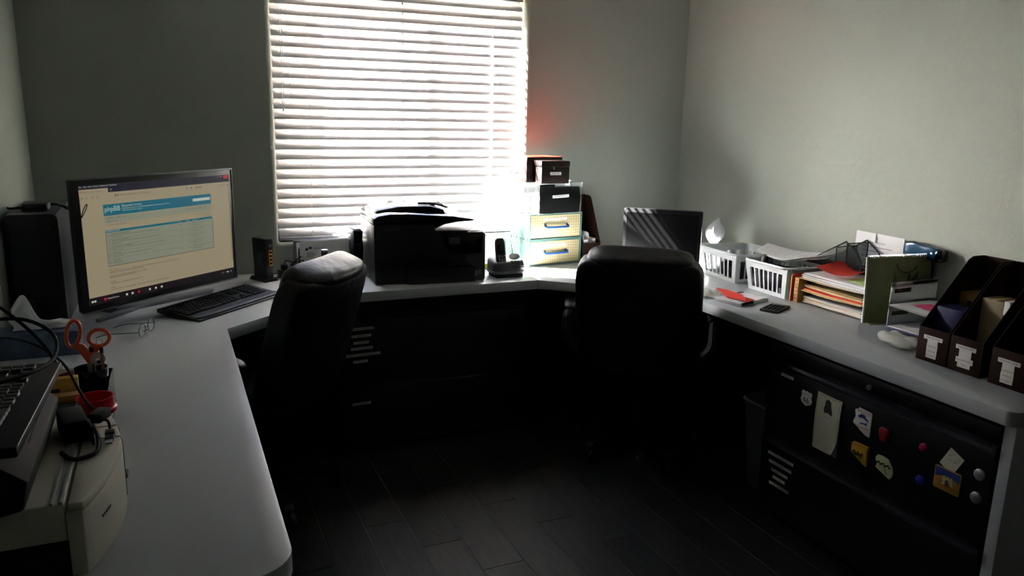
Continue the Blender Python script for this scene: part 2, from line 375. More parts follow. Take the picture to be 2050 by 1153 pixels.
# blind
bl = thing('window_blind', 'white horizontal slat blind hanging in the window recess', 'blind', (0, 0, 0))
BY = 3.765; PITCH = 0.0458; TH = math.radians(51); z = 0.925; bx0, bx1 = 0.468, 1.702
sl_me = None
def slat_mesh():
    g = G(); W = 0.05; prof = []
    for i in range(9):
        t = -1+2*i/8; w = t*W/2; camber = 0.0050*(1-t*t); prof.append((w, camber))
    prof2 = [(w, c-0.0022) for w, c in prof][::-1]
    poly = []
    for w, c in prof+prof2:    # w>0 is the outer (upper) edge; tilt
        y = w*math.cos(TH) - c*math.sin(TH); zz = w*math.sin(TH) + c*math.cos(TH); poly.append((y, zz))
    g.prism(poly, bx0-cx, bx1-cx, 'yz'); return g
i = 0
while z < WZ1-0.05:
    if sl_me is None:
        o = obj('slat', slat_mesh(), 'slat_white', parent=bl, ang=50); sl_me = o.data
    else:
        o = bpy.data.objects.new('slat', sl_me); C.objects.link(o); o.parent = bl
    o.location = (cx + random.uniform(-0.002, 0.002), BY, z); z += PITCH; i += 1
obj('bottom_rail', G().box((cx, BY, 0.899), (bx1-bx0, 0.05, 0.016), 0.004), 'slat_white', parent=bl)
for s in (0, 1): obj('rail_end_cap', G().box(((bx0-0.001, bx1+0.001)[s], BY, 0.899), (0.008, 0.052, 0.018), 0.002), 'slat_white', parent=bl)
obj('head_rail', G().box((cx, BY, 2.108), (bx1-bx0, 0.055, 0.04), 0.003), 'slat_white', parent=bl)
for x in (0.622, 1.542):
    g = G()
    for dy in (-0.022, 0.022): g.tube([(x, BY+dy, 0.905), (x, BY+dy, 2.09)], 0.0009, 5)
    zz = 0.925
    while zz < WZ1-0.05:
        g.tube([(x, BY-0.022, zz-0.016), (x, BY+0.022, zz+0.014)], 0.0006, 4); zz += PITCH
    obj('ladder_cord', g, 'cord_white', parent=bl)
obj('lift_cord', G().tube([(0.502, 3.722, 1.98), (0.503, 3.72, 1.75), (0.501, 3.72, 1.51)], 0.0012, 6).tube([(0.512, 3.722, 1.98), (0.512, 3.72, 1.75), (0.509, 3.72, 1.51)], 0.0012, 6), 'cord_white', parent=bl)
obj('cord_knob', G().cyl((0.505, 3.72, 1.50), 0.004, 0.02, n=10, bev=0.001), 'cord_white', parent=bl)
obj('tilt_cord', G().tube([(0.532, 3.722, 1.99), (0.538, 3.718, 1.55)], 0.0009, 6), 'cord_white', parent=bl)
obj('cord_tassel', G().lathe([(0.002, 0.02), (0.004, 0.012), (0.006, -0.012), (0.0055, -0.014)], (0.538, 3.718, 1.538), 10), 'clear_lid', parent=bl)
obj('cord_clip', G().box((0.530, 3.722, 1.99), (0.006, 0.006, 0.02), 0.001), 'mid_grey', parent=bl)

# ---------------------------------------------------------------- built-in desk
XLd, XRd, YBd = XL+0.002, XR-0.002, YB-0.002
dk = thing('corner_desk', 'grey white laminate worktop running round three walls of the room', 'desk', (0, 0, 0))
def top(poly): return G().prism(poly, 0.707, DZ, 'xy', 0.0025)
def arc(cx, cy, r, a0, a1, n=8): return [(cx+r*math.cos(math.radians(a0+(a1-a0)*i/n)), cy+r*math.sin(math.radians(a0+(a1-a0)*i/n))) for i in range(n+1)]
e = 0.0004
obj('worktop_section', top([(XLd, 1.20)] + arc(0.155-0.075, 1.275, 0.075, -90, 0) + [(0.155, 2.767), (0.61, 3.168), (0.61, YBd), (XLd, YBd)]), 'desk_laminate', parent=dk)
obj('worktop_section', top([(0.61+e, 3.168), (1.545, 3.160), (1.545, YBd), (0.61+e, YBd)]), 'desk_laminate', parent=dk)
obj('worktop_section', top(arc(2.020+0.03, 1.222+0.03, 0.03, -180, -90) + [(XRd, 1.222), (XRd, YBd), (1.545+e, YBd), (1.545+e, 3.160), (2.019, 2.745)]), 'desk_laminate', parent=dk)
obj('end_panel', G().box(((2.045+XRd)/2, 1.243, 0.3525), (XRd-2.045, 0.033, 0.705), 0.002), 'desk_laminate', parent=dk)
obj('end_panel', G().box(((XLd+0.14)/2, 1.233, 0.3525), (0.14-XLd, 0.033, 0.705), 0.002), 'desk_laminate', parent=dk)

for c, d in (((2.10, 3.640, 0.352), (1.14, 0.018, 0.704)), ((2.665, 2.90, 0.352), (0.018, 1.46, 0.704)), ((0.055, 3.640, 0.352), (1.09, 0.018, 0.704)), ((-0.484, 2.42, 0.352), (0.018, 2.36, 0.704))):
    obj('shade_board', G().box(c, d, 0.001), 'black_metal', parent=dk)  # added black boards that stand in for the deep shade under the desk
# ---------------------------------------------------------------- lateral filing cabinets
def strips(parent, rows, y=-0.0005, inkm='ink'):
    for (x0, x1, zc, h, txt, tilt) in rows:
        M = Matrix.Translation(((x0+x1)/2, y-0.0006, zc)) @ rotm(tilt, 'Y')
        o = obj('label_strip', G().box((0, 0, 0), (x1-x0, 0.0008, h), M=M.to_3x3().to_4x4()), 'label_white', parent=parent, smooth=False, loc=tuple(M.translation))
        obj('lettering', G().text(txt, h*0.62, frame((0, -0.0008, 0), (math.cos(math.radians(tilt)), 0, -math.sin(math.radians(tilt))), (0, 0, 1)), sx=min(1.0, (x1-x0)*0.82/(h*0.62*0.62*max(1, len(txt))))), inkm, parent=o, smooth=False)
def cabinet(name, label, loc, rz, w, top_z=0.695, h1=(0.325, 0.639), h2=(0.028, 0.319)):
    t = thing(name, label, 'cabinet', loc, rz)
    g = G().box((0, 0.24, (top_z+0.02)/2), (w, 0.44, top_z-0.02), 0.003).box((0, 0.24, 0.012), (w-0.02, 0.42, 0.024))
    obj('cabinet_body', g, 'black_metal', parent=t)
    obj('top_rail', G().box((0, 0.008, 0.67), (w, 0.024, 0.046), 0.002), 'black_metal', parent=t)
    for a, b in (h1, h2):
        d = obj('drawer_front', G().box((0, 0.009, (a+b-0.036)/2), (w-0.012, 0.018, b-a-0.036), 0.0025), 'black_metal', parent=t)
        # full-width recessed pull: a lip with a channel behind it
        g = G().prism([(0.0, b-0.034), (0.018, b-0.034), (0.018, b), (0.012, b), (0.012, b-0.022), (-0.004, b-0.026), (-0.004, b-0.034)], -(w-0.03)/2, (w-0.03)/2, 'yz')
        for s in (-1, 1): g.box((s*(w-0.012)/2-s*0.005, 0.006, b-0.018), (0.01, 0.024, 0.035), 0.001)
        obj('drawer_pull', g, 'pull_highlight_metal', parent=d)  # paler than the drawers, so highlight lines are put into its colour
    return t
cr = cabinet('filing_cabinet', 'black two-drawer lateral filing cabinet covered in magnets, under the right desk', (2.040, 1.712, 0), -90, 0.90)
L = obj('lock', G().cyl((0.016, -0.008, 0.661), 0.009, 0.012, 'y', bev=0.002), 'silver', parent=cr)
obj('keyhole', G().box((0.016, -0.0145, 0.661), (0.0015, 0.001, 0.008)), 'matte_black', parent=L, smooth=False)
yy = lambda y: 1.712-y     # world y -> local x on that face
strips(cr, [(yy(2.091), yy(2.029), 0.579, 0.011, 'BINDERS', 0)])
strips(cr, [(yy(2.119), yy(1.986), 0.2575, 0.0115, 'HARDWARE MANUALS', 0), (yy(2.110), yy(1.992), 0.2255, 0.0115, 'INSTRUCTIONS', 0), (yy(2.094), yy(2.008), 0.196, 0.0115, 'WARRANTIES', 0),
            (yy(2.082), yy(2.019), 0.170, 0.0115, 'CATALOG', 0), (yy(2.098), yy(1.994), 0.1415, 0.0115, 'SOFTWARE DISKS', 0)])
cb = cabinet('filing_cabinet', 'black lateral filing cabinet under the window desk, behind the left chair', (1.075, 3.225, 0), 0, 0.90)
xx = lambda x: x-1.075
strips(cb, [(xx(0.675), xx(0.782), 0.5745, 0.0125, 'PROPERTY RECORDS', -1), (xx(0.683), xx(0.770), 0.5425, 0.0125, 'INSURANCE', -1), (xx(0.691), xx(0.759), 0.512, 0.0125, 'FAMILY', 0),
            (xx(0.679), xx(0.776), 0.486, 0.0125, 'MEDICAL RECORDS', -1), (xx(0.644), xx(0.809), 0.4565, 0.0125, 'FINANCIAL INSTITUTION RECORDS', -1), (xx(0.689), xx(0.753), 0.426, 0.0125, 'TAXES', -1)])
strips(cb, [(xx(0.680), xx(0.764), 0.2305, 0.0125, 'GUARANTEES', -1)])

# magnets and notes on the right cabinet face (face plane x = 2.040, facing -x)
FX = 2.0398
def onface(y, z, lift=0.0): return (FX-lift, y, z)
def mface(o=0.0): return frame((0, -o, 0), (1, 0, 0), (0, 0, 1))    # things are turned -90 so local -y faces the room
def magnet(name, label, cat, y, z, g, m, group=None, **kw):
    t = thing(name, label, cat, onface(y, z), -90, group); obj(kw.get('part', 'plate'), g, m, parent=t); return t
sh = [(-0.024, 0.018), (-0.017, 0.026), (-0.009, 0.022), (0, 0.026), (0.009, 0.022), (0.017, 0.026), (0.024, 0.018), (0.020, 0.006), (0.026, -0.008), (0.020, -0.020), (0, -0.030), (-0.020, -0.020), (-0.026, -0.008), (-0.020, 0.006)]
t = magnet('route_sign_magnet', 'small grey highway shield magnet reading ROUTE 66, left on the cabinet', 'magnet', 1.958, 0.531, G().prism([(x*1.05, z) for x, z in sh], -0.003, 0, 'xz', 0.0006), 'label_white')
obj('numerals', G().text('66', 0.030, mface(0.0034) @ Matrix.Translation((0, -0.007, 0)), 0.95), 'ink', parent=t, smooth=False)
obj('lettering', G().text('ROUTE', 0.010, mface(0.0034) @ Matrix.Translation((0, 0.0135, 0))), 'ink', parent=t, smooth=False)
# tall notepad sheet with curled corner and a blank generic head ornament
def padsheet(u, v):
    x = (u-0.5)*0.108; z = 0.102-0.204*v - (0.004*u)
    c = max(0, (u+v-1.72)); return (x-0.03*c, -0.003-0.05*c-0.004*math.sin(PI*v), z+0.045*c)
t = thing('note_pad', 'tall cream shopping list pad with a leaf border, magnet fixed to cabinet', 'notepad', onface(1.853, 0.474), -90)
obj('pad_backing', G().box((0.0, -0.0012, -0.004), (0.106, 0.002, 0.204)), 'label_white', parent=t, smooth=False)
sheet = obj('top_sheet', G().sheet(padsheet, 14, 24, 0.0004), 'manila', parent=t, label='cream top sheet with curled lower corner'); sheet.data.materials[0] = mat('pad_cream', (206, 204, 180), 0.8)
g = G()
for i in range(24):
    z = 0.094-0.176*i/23
    for s in (-1, 1): g.quad(s*0.048-0.0009, z-0.0024, s*0.048+0.0009, z+0.0016, mface(0.0078+0.004*math.sin(PI*(0.102-z)/0.204)-0.003))
for i in range(10): g.quad(-0.045+i*0.0095, 0.0935, -0.039+i*0.0095, 0.0950, mface(0.0045))
obj('border_print', g, 'ink', parent=sheet, smooth=False)
obj('figure_print', G().prism([(-0.014, 0.036), (-0.018, 0.052), (-0.013, 0.066), (-0.013, 0.080), (0.0, 0.089), (0.012, 0.080), (0.012, 0.066), (0.019, 0.050), (0.020, 0.034), (0.002, 0.040)], -0.0074, -0.0068, 'xz'), 'dark_grey', parent=sheet, smooth=False)
g = G()
for i in range(13): g.quad(-0.038, 0.010-i*0.0076, 0.038, 0.0104-i*0.0076, mface(0.0078))
g.text('Things to buy', 0.006, mface(0.0076) @ Matrix.Translation((0, 0.024, 0)))
obj('ruled_lines', g, 'ink_grey', parent=sheet, smooth=False)
# state shaped badge
st = [(-0.026, 0.036), (-0.018, 0.036), (-0.018, 0.043), (0.036, 0.040), (0.036, -0.044), (0.018, -0.042), (-0.034, -0.016), (-0.034, -0.008), (-0.027, 0.008), (-0.029, 0.020), (-0.032, 0.030)]
t = magnet('state_badge_magnet', 'white state shaped magnet with red words WILDCAT COUNTRY, upper middle of cabinet', 'magnet', 1.713, 0.537, G().prism(st, -0.002, 0, 'xz', 0.0004), 'label_white')
obj('lettering', G().text('WILDCAT', 0.0135, mface(0.0025) @ Matrix.Translation((0.006, 0.032, 0)), 0.98), 'ink_red', parent=t, smooth=False)
obj('lettering', G().text('COUNTRY', 0.0130, mface(0.0025) @ Matrix.Translation((0.004, -0.022, 0)), 0.98), 'ink_red', parent=t, smooth=False)
g = G().prism([(-0.018, 0.017), (-0.008, 0.020), (-0.006, 0.025), (0.010, 0.024), (0.012, 0.018), (0.024, 0.010), (0.026, 0.004), (0.004, 0.012), (-0.014, 0.010)], -0.0026, -0.0018, 'xz')
g.prism([(-0.004, -0.011), (0.010, -0.007), (0.022, -0.012), (0.018, -0.005), (0.024, 0.001), (0.010, -0.003), (-0.008, -0.006)], -0.0026, -0.0018, 'xz')
obj('blue_print', g, 'ink_blue', parent=t, smooth=False)
t = magnet('red_strawberry_magnet', 'dark red rounded strawberry shaped magnet right of white state badge', 'magnet', 1.622, 0.527, G().cushion((0, -0.005, 0), (0.050, 0.010, 0.048), 2.6, 6, fn=lambda q: Vector((q.x*(0.75+q.z*9), q.y, q.z))), 'magnet_red')
obj('stalk', G().tube([(-0.012, -0.006, 0.02), (-0.018, -0.008, 0.026)], 0.002, 6), 'leaf_dark', parent=t)
t = magnet('yellow_state_magnet', 'mustard yellow state shaped magnet with raised desert scene, below white badge', 'magnet', 1.706, 0.428, G().prism([(-0.034, 0.026), (-0.028, 0.026), (-0.028, 0.032), (0.034, 0.034), (0.034, -0.036), (0.020, -0.034), (-0.034, -0.008)], -0.004, 0, 'xz', 0.0008), 'magnet_yellow')
obj('relief_border', G().box((0.026, -0.005, 0.0), (0.012, 0.003, 0.064), 0.001).box((-0.004, -0.005, 0.030), (0.044, 0.003, 0.004), 0.001), 'magnet_yellow', parent=t)
g = G()
for i in range(7): g.box((-0.024+i*0.0062, -0.0045, -0.002-0.003*(i % 3)), (0.0035, 0.002, 0.012+0.004*(i % 2)), 0.0006)
obj('relief_scene', g, 'leaf_dark', parent=t)
t = magnet('teapot_magnet', 'cream pot shaped magnet with dark flower garland, lower middle of cabinet', 'magnet', 1.608, 0.424, G().prism([(-0.034, 0.020), (-0.026, 0.030), (-0.006, 0.032), (0.016, 0.028), (0.020, 0.020), (0.030, 0.012), (0.036, -0.006), (0.034, -0.022), (0.026, -0.034), (0.014, -0.030), (-0.030, -0.014), (-0.026, 0.000), (-0.032, 0.010)], -0.005, 0, 'xz', 0.001), 'magnet_cream')
g = G()
for i in range(9): g.cyl((-0.024+i*0.0058, -0.0056, 0.006+0.003*math.sin(i*2.1)), 0.0036, 0.0014, 'y', n=7)
g.tube([(0.002, -0.0056, 0.004), (0.006, -0.0056, -0.006), (0.012, -0.0056, -0.014), (0.016, -0.0056, -0.020), (0.012, -0.0056, -0.024)], 0.0009, 5)
obj('flower_garland', g, 'leaf_dark', parent=t)
for (nm, lb, y, z, mm) in (('pink_round_magnet', 'small round pink magnet above the round blue one', 1.482, 0.541, 'magnet_pink'), ('blue_round_magnet', 'small round blue magnet left of the picture magnet', 1.479, 0.437, 'magnet_blue')):
    magnet(nm, lb, 'magnet', y, z, G().lathe([(0.0001, 0.0085), (0.008, 0.008), (0.013, 0.005), (0.0145, 0.0), (0.0001, 0)], M=rotm(90, 'X')), mm, part='button')
t = magnet('picture_magnet', 'rounded rectangular magnet painted with desert scene and blue sky', 'magnet', 1.393, 0.475, G().prism(rrect(0.084, 0.070, 0.006), -0.003, 0, 'xz', 0.0005), 'paint_sand')
obj('painted_sky', G().prism([(-0.039, 0.032), (0.039, 0.032), (0.039, 0.004), (0.010, 0.014), (-0.008, 0.012), (-0.039, 0.002)], -0.0036, -0.003, 'xz'), 'paint_sky', parent=t, smooth=False)
g = G()
for x, w in ((-0.008, 0.008), (0.004, 0.010), (0.014, 0.007)): g.prism([(x-w, -0.016), (x-w*0.8, 0.006), (x, 0.014), (x+w*0.7, 0.0), (x+w, -0.014)], -0.0042, -0.0036, 'xz')
obj('painted_figures', g, 'magnet_cream', parent=t, smooth=False)
obj('painted_robe', G().prism([(-0.004, -0.018), (-0.004, 0.000), (0.004, 0.002), (0.008, -0.018)], -0.0048, -0.0042, 'xz').prism([(-0.018, -0.010), (-0.014, 0.004), (-0.011, -0.010)], -0.0042, -0.0036, 'xz'), 'paint_red', parent=t, smooth=False)
t = thing('paper_note', 'small pale folded note tilted behind the desert picture magnet', 'note', onface(1.388, 0.538, 0.0008), -90)
obj('note_paper', G().box((0, -0.0004, 0), (0.050, 0.0006, 0.066), M=rotm(26, 'Y')), 'manila', parent=t, smooth=False).data.materials[0] = MAT['pad_cream']
g = G()
for i in range(14):
    a, b = random.uniform(-0.018, 0.016), random.uniform(-0.004, 0.024); g.quad(a, b, a+0.004, b+0.002, frame((0, -0.0013, 0), (math.cos(math.radians(26)), 0, -math.sin(math.radians(26))), (math.sin(math.radians(26)), 0, math.cos(math.radians(26)))))
obj('note_print', g, 'ink_grey', parent=t, smooth=False)
for z, lb in ((0.536, 'round chrome button magnet nearest the desk end panel, upper of two'), (0.466, 'round chrome button magnet nearest the desk end panel, lower of two')):
    magnet('chrome_magnet', lb, 'magnet', 1.300, z, G().lathe([(0.0001, 0.010), (0.012, 0.009), (0.0165, 0.006), (0.0175, 0.0), (0.0001, 0)], M=rotm(90, 'X')), 'silver', part='button', group='chrome button magnets')

# ---------------------------------------------------------------- waste bin
t = thing('waste_bin', 'slim grey translucent plastic waste bin beside the right filing cabinet', 'bin', (2.30, 2.285, 0), 0)
vs = []; fs = []; N = 24
R0 = rrect(0.30, 0.15, 0.04); R1 = rrect(0.36, 0.215, 0.05); n = len(R0)
for (sc_, z, off) in ((0, 0.0, 0), (1, 0.36, 0), (1, 0.372, 0.006), (1, 0.38, 0.0), (1, 0.372, -0.006), (0, 0.008, -0.006)):
    R = R1 if sc_ else R0; vs += [(x+off*(1 if x > 0 else -1), y+off*(1 if y > 0 else -1), z) for x, y in R]
for i in range(5):
    for k in range(n): fs.append((i*n+k, i*n+(k+1) % n, (i+1)*n+(k+1) % n, (i+1)*n+k))
fs += [tuple(range(n))[::-1], tuple(5*n+k for k in range(n))]
obj('bin_body', G().raw(vs, fs), 'can_grey', parent=t)

# ---------------------------------------------------------------- chairs
def chair(label, loc, rz, ay=0.06):
    t = thing('office_chair', label, 'chair', loc, rz, 'black leather office chairs')
    obj('seat', G().cushion((0, 0.02, 0.475), (0.53, 0.52, 0.13), 5, 10), 'leather', parent=t)
    tilt = rotm(16, 'X')
    def bend(q):
        u = q.x/0.28; return Vector((q.x*(1-0.03*(q.z/0.26)**4 if q.z > 0 else 1), q.y + 0.05*u*u, q.z - 0.012*u*u*(1 if q.z > 0 else 0)))
    b = obj('backrest', G().cushion((0, -0.305, 0.698), (0.520, 0.105, 0.515), 8, 14, M=tilt, fn=bend), 'leather', parent=t)
    obj('headrest_roll', G().cushion((0, -0.345, 0.918), (0.430, 0.140, 0.120), 4.2, 14, M=rotm(20, 'X'), fn=lambda q: Vector((q.x, q.y+0.05*(q.x/0.28)**2, q.z-0.010*(q.x/0.2)**2))), 'leather', parent=b)
    obj('lumbar_pad', G().cushion((0, -0.235, 0.62), (0.44, 0.09, 0.18), 4, 8, M=tilt), 'leather', parent=b)
    for s in (-1, 1):
        a = obj('armrest', G().cushion((s*0.315, ay, 0.662), (0.095, 0.32, 0.054), 3.4, 10, fn=lambda q: Vector((q.x*(1+0.5*q.y), q.y, q.z-0.5*q.y*q.y))), 'leather', parent=t)
        obj('arm_support', G().tube(curve([(s*0.25, -0.13, 0.46), (s*0.315, -0.12, 0.53), (s*0.32, -0.09, 0.625), (s*0.32, 0.06, 0.635), (s*0.32, 0.20, 0.62), (s*0.315, 0.24, 0.52), (s*0.25, 0.20, 0.43)], 5), 0.029, 10), 'matte_black', parent=a)
    obj('gas_lift', G().cyl((0, 0, 0.27), 0.026, 0.28, bev=0.002).cyl((0, 0, 0.16), 0.034, 0.12, bev=0.003).box((0, 0, 0.40), (0.22, 0.26, 0.03), 0.01), 'black_metal', parent=t)
    leg = cst = None
    for k in range(5):
        a = 72*k+18
        if leg is None:
            g = G().prism([(0.02, 0.075), (0.30, 0.062), (0.315, 0.075), (0.30, 0.092), (0.02, 0.125)], -0.022, 0.022, 'xz', 0.006)
            leg = obj('base_leg', g, 'black_plastic', parent=t); o = leg
            g = G().cyl((0.298, -0.014, 0.027), 0.027, 0.02, 'y', bev=0.004).cyl((0.298, 0.014, 0.027), 0.027, 0.02, 'y', bev=0.004).cyl((0.298, 0, 0.052), 0.006, 0.03).box((0.298, 0, 0.036), (0.03, 0.012, 0.03), 0.004)
            cst = obj('caster', g, 'black_plastic', parent=leg)
        else:
            o = leg.copy(); C.objects.link(o); c2 = cst.copy(); C.objects.link(c2); c2.parent = o
        o.rotation_euler.z = math.radians(a)
    return t
chair('black leather office chair turned to the lit monitor, beside the keyboard', (0.246, 2.965, 0), 50, -0.03)
chair('black leather office chair seen square from behind, facing the dark monitor', (1.925, 2.852, 0), -38.5)

# ---------------------------------------------------------------- left side of the desk
# large lit monitor
t = thing('computer_monitor', 'large silver-edged monitor showing a lit web forum page', 'monitor', (-0.0250, 3.010, DZ), 40.7)
W, H, z0 = 0.672, 0.434, 0.085
hb = obj('housing', G().box((0, 0.012, z0+H/2), (W, 0.024, H), 0.004).box((0, 0.055, z0+H/2), (W*0.7, 0.04, H*0.7), 0.012), 'black_plastic', parent=t)
g = G().box((0, 0.009, z0+H-0.001), (W+0.002, 0.026, 0.005), 0.001)
g.box((0, 0.004, z0-0.001), (W+0.002, 0.016, 0.003), 0.001)
g.box((W/2, 0.009, z0+H/2), (0.004, 0.022, H), 0.001)
obj('silver_edge', g, 'mid_grey', parent=t, label='silver grey strip round the rim')
sw, sh = 0.632, 0.392; sx0, sz1 = -sw/2 + 0.004, z0+H-0.022
def SM(d): return frame((sx0, -0.0012-d, sz1), (1, 0, 0), (0, 0, 1))
vm = 1/1.068
def sq(g, u0, v0, u1, v1, d): return g.quad(u0*sw, -v1*vm*sh, u1*sw, -v0*vm*sh, SM(d))
def stx(g, s, u, v, size, d, sx=1.0, left=True):
    vs, _ = text_data(s); w = (max(q.x for q in vs)-min(q.x for q in vs))*size*sx
    return g.text(s, size, SM(d) @ Matrix.Translation((u*sw + (w/2 if left else 0), -v*vm*sh, 0)), sx)
scr = obj('screen', sq(G(), 0, 0, 1, 1.068, 0), 'lit_cream', parent=t, smooth=False, label='lit cream web page')
g = G(); sq(g, 0, 0, 1, 0.034, .0002); sq(g, 0.165, 0.03, 1, 0.074, .0002)
obj('title_bar', g, 'lit_dark', parent=scr, smooth=False)
g = G(); sq(g, 0, 1.0, 1, 1.068, .0002); sq(g, -0.001, 0.09, 0.001, 1.0, .0002)
obj('task_bar', g, 'lit_bar', parent=scr, smooth=False)
g = G(); sq(g, 0.128, 0.182, 0.849, 0.284, .0002); sq(g, 0.128, 0.416, 0.850, 0.437, .0003)
obj('banner', g, 'lit_teal', parent=scr, smooth=False)
g = G(); sq(g, 0.128, 0.290, 0.849, 0.352, .0002); sq(g, 0.128, 0.437, 0.851, 0.745, .0002)
obj('table_panel', g, 'lit_green', parent=scr, smooth=False)
g = G(); sq(g, 0.712, 0.214, 0.842, 0.243, .0004); stx(g, 'phpBB', 0.135, 0.226, 0.0245, .0004, 0.93); stx(g, 'Shopsmith Forums', 0.238, 0.208, 0.0105, .0004)
stx(g, 'A woodworking forum for woodworking enthusiasts and Shopsmith owners. Please visit', 0.238, 0.231, 0.0058, .0004, 0.95); stx(g, 'woodworking discussions. Version 3', 0.238, 0.249, 0.0058, .0004, 0.95)
for s_, u in (('Posts', 0.598), ('Topics', 0.655), ('Last post', 0.70)): stx(g, s_, u, 0.4265, 0.0055, .0005)
stx(g, 'SHOPSMITH FORUMS', 0.133, 0.4265, 0.0055, .0005)
for i, s_ in enumerate(('File', 'Edit', 'View', 'History', 'Bookmarks', 'Tools', 'Help')): stx(g, s_, (0.003, 0.028, 0.053, 0.082, 0.123, 0.173, 0.199)[i], 0.012, 0.0064, .0004)
stx(g, '+', 0.178, 0.052, 0.012, .0004); sq(g, 0.905, 0.017, 0.914, 0.019, .0004); sq(g, 0.934, 0.010, 0.941, 0.022, .0004)
for u in (0.017, 0.032): sq(g, u-0.006, 1.026, u+0.006, 1.044, .0004)
for u in (0.222, 0.257, 0.37, 0.41, 0.45): sq(g, u-0.006, 1.024, u+0.006, 1.044, .0004)
for u, w in ((0.90, 0.004), (0.912, 0.004), (0.938, 0.018), (0.972, 0.006)): sq(g, u, 1.030, u+w, 1.040, .0004)
stx(g, 'Shopsmith Forums...', 0.105, 1.034, 0.0070, .0004, 0.8)
obj('light_lettering', g, 'lit_white', parent=scr, smooth=False)['kind'] = 'stuff'
g = G(); sq(g, 0.957, 0.006, 0.992, 0.040, .0004); sq(g, 0.084, 1.022, 0.098, 1.046, .0004); sq(g, 0.292, 1.024, 0.304, 1.044, .0004); sq(g, 0.004, 0.052, 0.011, 0.064, .0004)
obj('red_icons', g, 'lit_red', parent=scr, smooth=False)
g = G(); stx(g, 'Shopsmith Forums - Index page', 0.017, 0.058, 0.0066, .0003, 0.85); stx(g, 'https://www.shopsmith.com/ss_forum/index.php', 0.232, 0.105, 0.0072, .0003, 0.85)
for u in (0.008, 0.034, 0.070, 0.094): stx(g, 'o', u, 0.106, 0.013, .0003)
for u in (0.203, 0.216, 0.672, 0.705, 0.742, 0.760, 0.778, 0.93, 0.955, 0.985): sq(g, u, 0.098, u+0.007, 0.114, .0003)
stx(g, 'Quick links     FAQ     Search', 0.140, 0.305, 0.0066, .0003); stx(g, 'Board index', 0.146, 0.336, 0.0072, .0003, 1.1); stx(g, 'It is currently 07 Sep 2019 10:08', 0.130, 0.368, 0.0062, .0003)
stx(g, 'Notifications   Private messages   Admin', 0.655, 0.312, 0.0062, .0003); stx(g, 'Last visit was: 07 Sep 2019', 0.735, 0.372, 0.0058, .0003); stx(g, 'Unanswered topics', 0.782, 0.400, 0.0058, .0003)
rows = [('Beginning Woodworking', 'Share information about how to do woodworking. Feel free to ask questions or comments.', 'Re: New Shopsmith Owner'), ('General Woodworking', 'This is a forum for discussion of general woodworking topics. Please be courteous to others.', 'Re: Finish & Sanding here'),
        ('Maintaining Your Shopsmith', 'Here we discuss how to properly maintain and align tools. Share your problems and questions here.', 'Re: Mark V quill spring'), ('Community', 'Share information about your local area. Meet friends and make new ones.', 'Re: Headstock repair'), ('Classifieds', 'Items for sale', 'Re: New member introduction')]
for i, (a, b, c) in enumerate(rows):
    v = 0.452+0.0595*i; stx(g, a, 0.160, v, 0.0066, .0003, 1.05); stx(g, b, 0.160, v+0.015, 0.0056, .0003, 0.95); stx(g, 'Moderator: admin', 0.160, v+0.030, 0.0056, .0003)
    stx(g, '8392', 0.605, v+0.010, 0.0056, .0003); stx(g, '101244', 0.660, v+0.010, 0.0056, .0003); stx(g, c, 0.696, v+0.002, 0.0060, .0003); stx(g, 'by admin', 0.696, v+0.016, 0.0054, .0003); stx(g, '07 Sep 2019 09:13', 0.696, v+0.029, 0.0054, .0003)
    sq(g, 0.136, v+0.004, 0.149, v+0.0055, .0003); sq(g, 0.136, v+0.028, 0.149, v+0.0295, .0003); sq(g, 0.1355, v+0.004, 0.137, v+0.0295, .0003); sq(g, 0.148, v+0.004, 0.1495, v+0.0295, .0003)
    if i: sq(g, 0.130, v-0.012, 0.849, v-0.0107, .0003)
sq(g, 0.127, 0.742, 0.852, 0.746, .0003); sq(g, 0.8495, 0.437, 0.852, 0.746, .0003); sq(g, 0.127, 0.437, 0.129, 0.746, .0003)
for k, (v, s_) in enumerate(((0.775, 'Who is online'), (0.793, 'In total there are 36 users online :: 3 registered, 2 hidden and 31 guests (based on users active over the past 5 minutes)'), (0.808, 'Most users ever online was 583 on 28 Nov 2018 22:36'), (0.835, 'Registered users: Bing [Bot], Google [Bot], Majestic-12 [Bot]'), (0.848, 'Legend: Administrators, Global moderators'), (0.885, 'Birthdays'), (0.903, 'Congratulations to: woodworker (78), handyman (61)'), (0.940, 'Statistics'), (0.960, 'Total posts 253711 . Total topics 24082 . Total members 9835 . Our newest member woodshopper'))):
    stx(g, s_, 0.130, v, 0.0062, .0003, 0.95)
sq(g, 0.992, 0.13, 0.995, 0.93, .0003)
obj('dark_lettering', g, 'lit_ink', parent=scr, smooth=False)['kind'] = 'stuff'
obj('stand_neck', G().box((0, 0.225, 0.17), (0.11, 0.035, 0.30), 0.01).box((0, 0.14, 0.28), (0.09, 0.16, 0.09), 0.01), 'dark_grey', parent=t)
base = G().prism([(-0.04, 0.30), (-0.055, 0.20), (-0.19, 0.150), (-0.185, 0.135), (-0.03, 0.165), (0.02, 0.180), (0.345, 0.150), (0.368, 0.165), (0.362, 0.185), (0.10, 0.245), (0.04, 0.30)], 0.0, 0.014, 'xy', 0.003)
base.box((0, 0.235, 0.012), (0.16, 0.11, 0.024), 0.005)
obj('stand_base', base, 'mid_grey', parent=t, label='dark grey splayed stand foot')
obj('hanging_loop', G().tube(curve([(-0.318, -0.003, z0+H-0.135), (-0.306, -0.006, z0+H-0.100), (-0.294, -0.008, z0+H-0.080), (-0.294, -0.008, z0+H-0.090), (-0.306, -0.006, z0+H-0.112), (-0.319, -0.003, z0+H-0.13)], 5), 0.0014, 6), 'matte_black', parent=t)

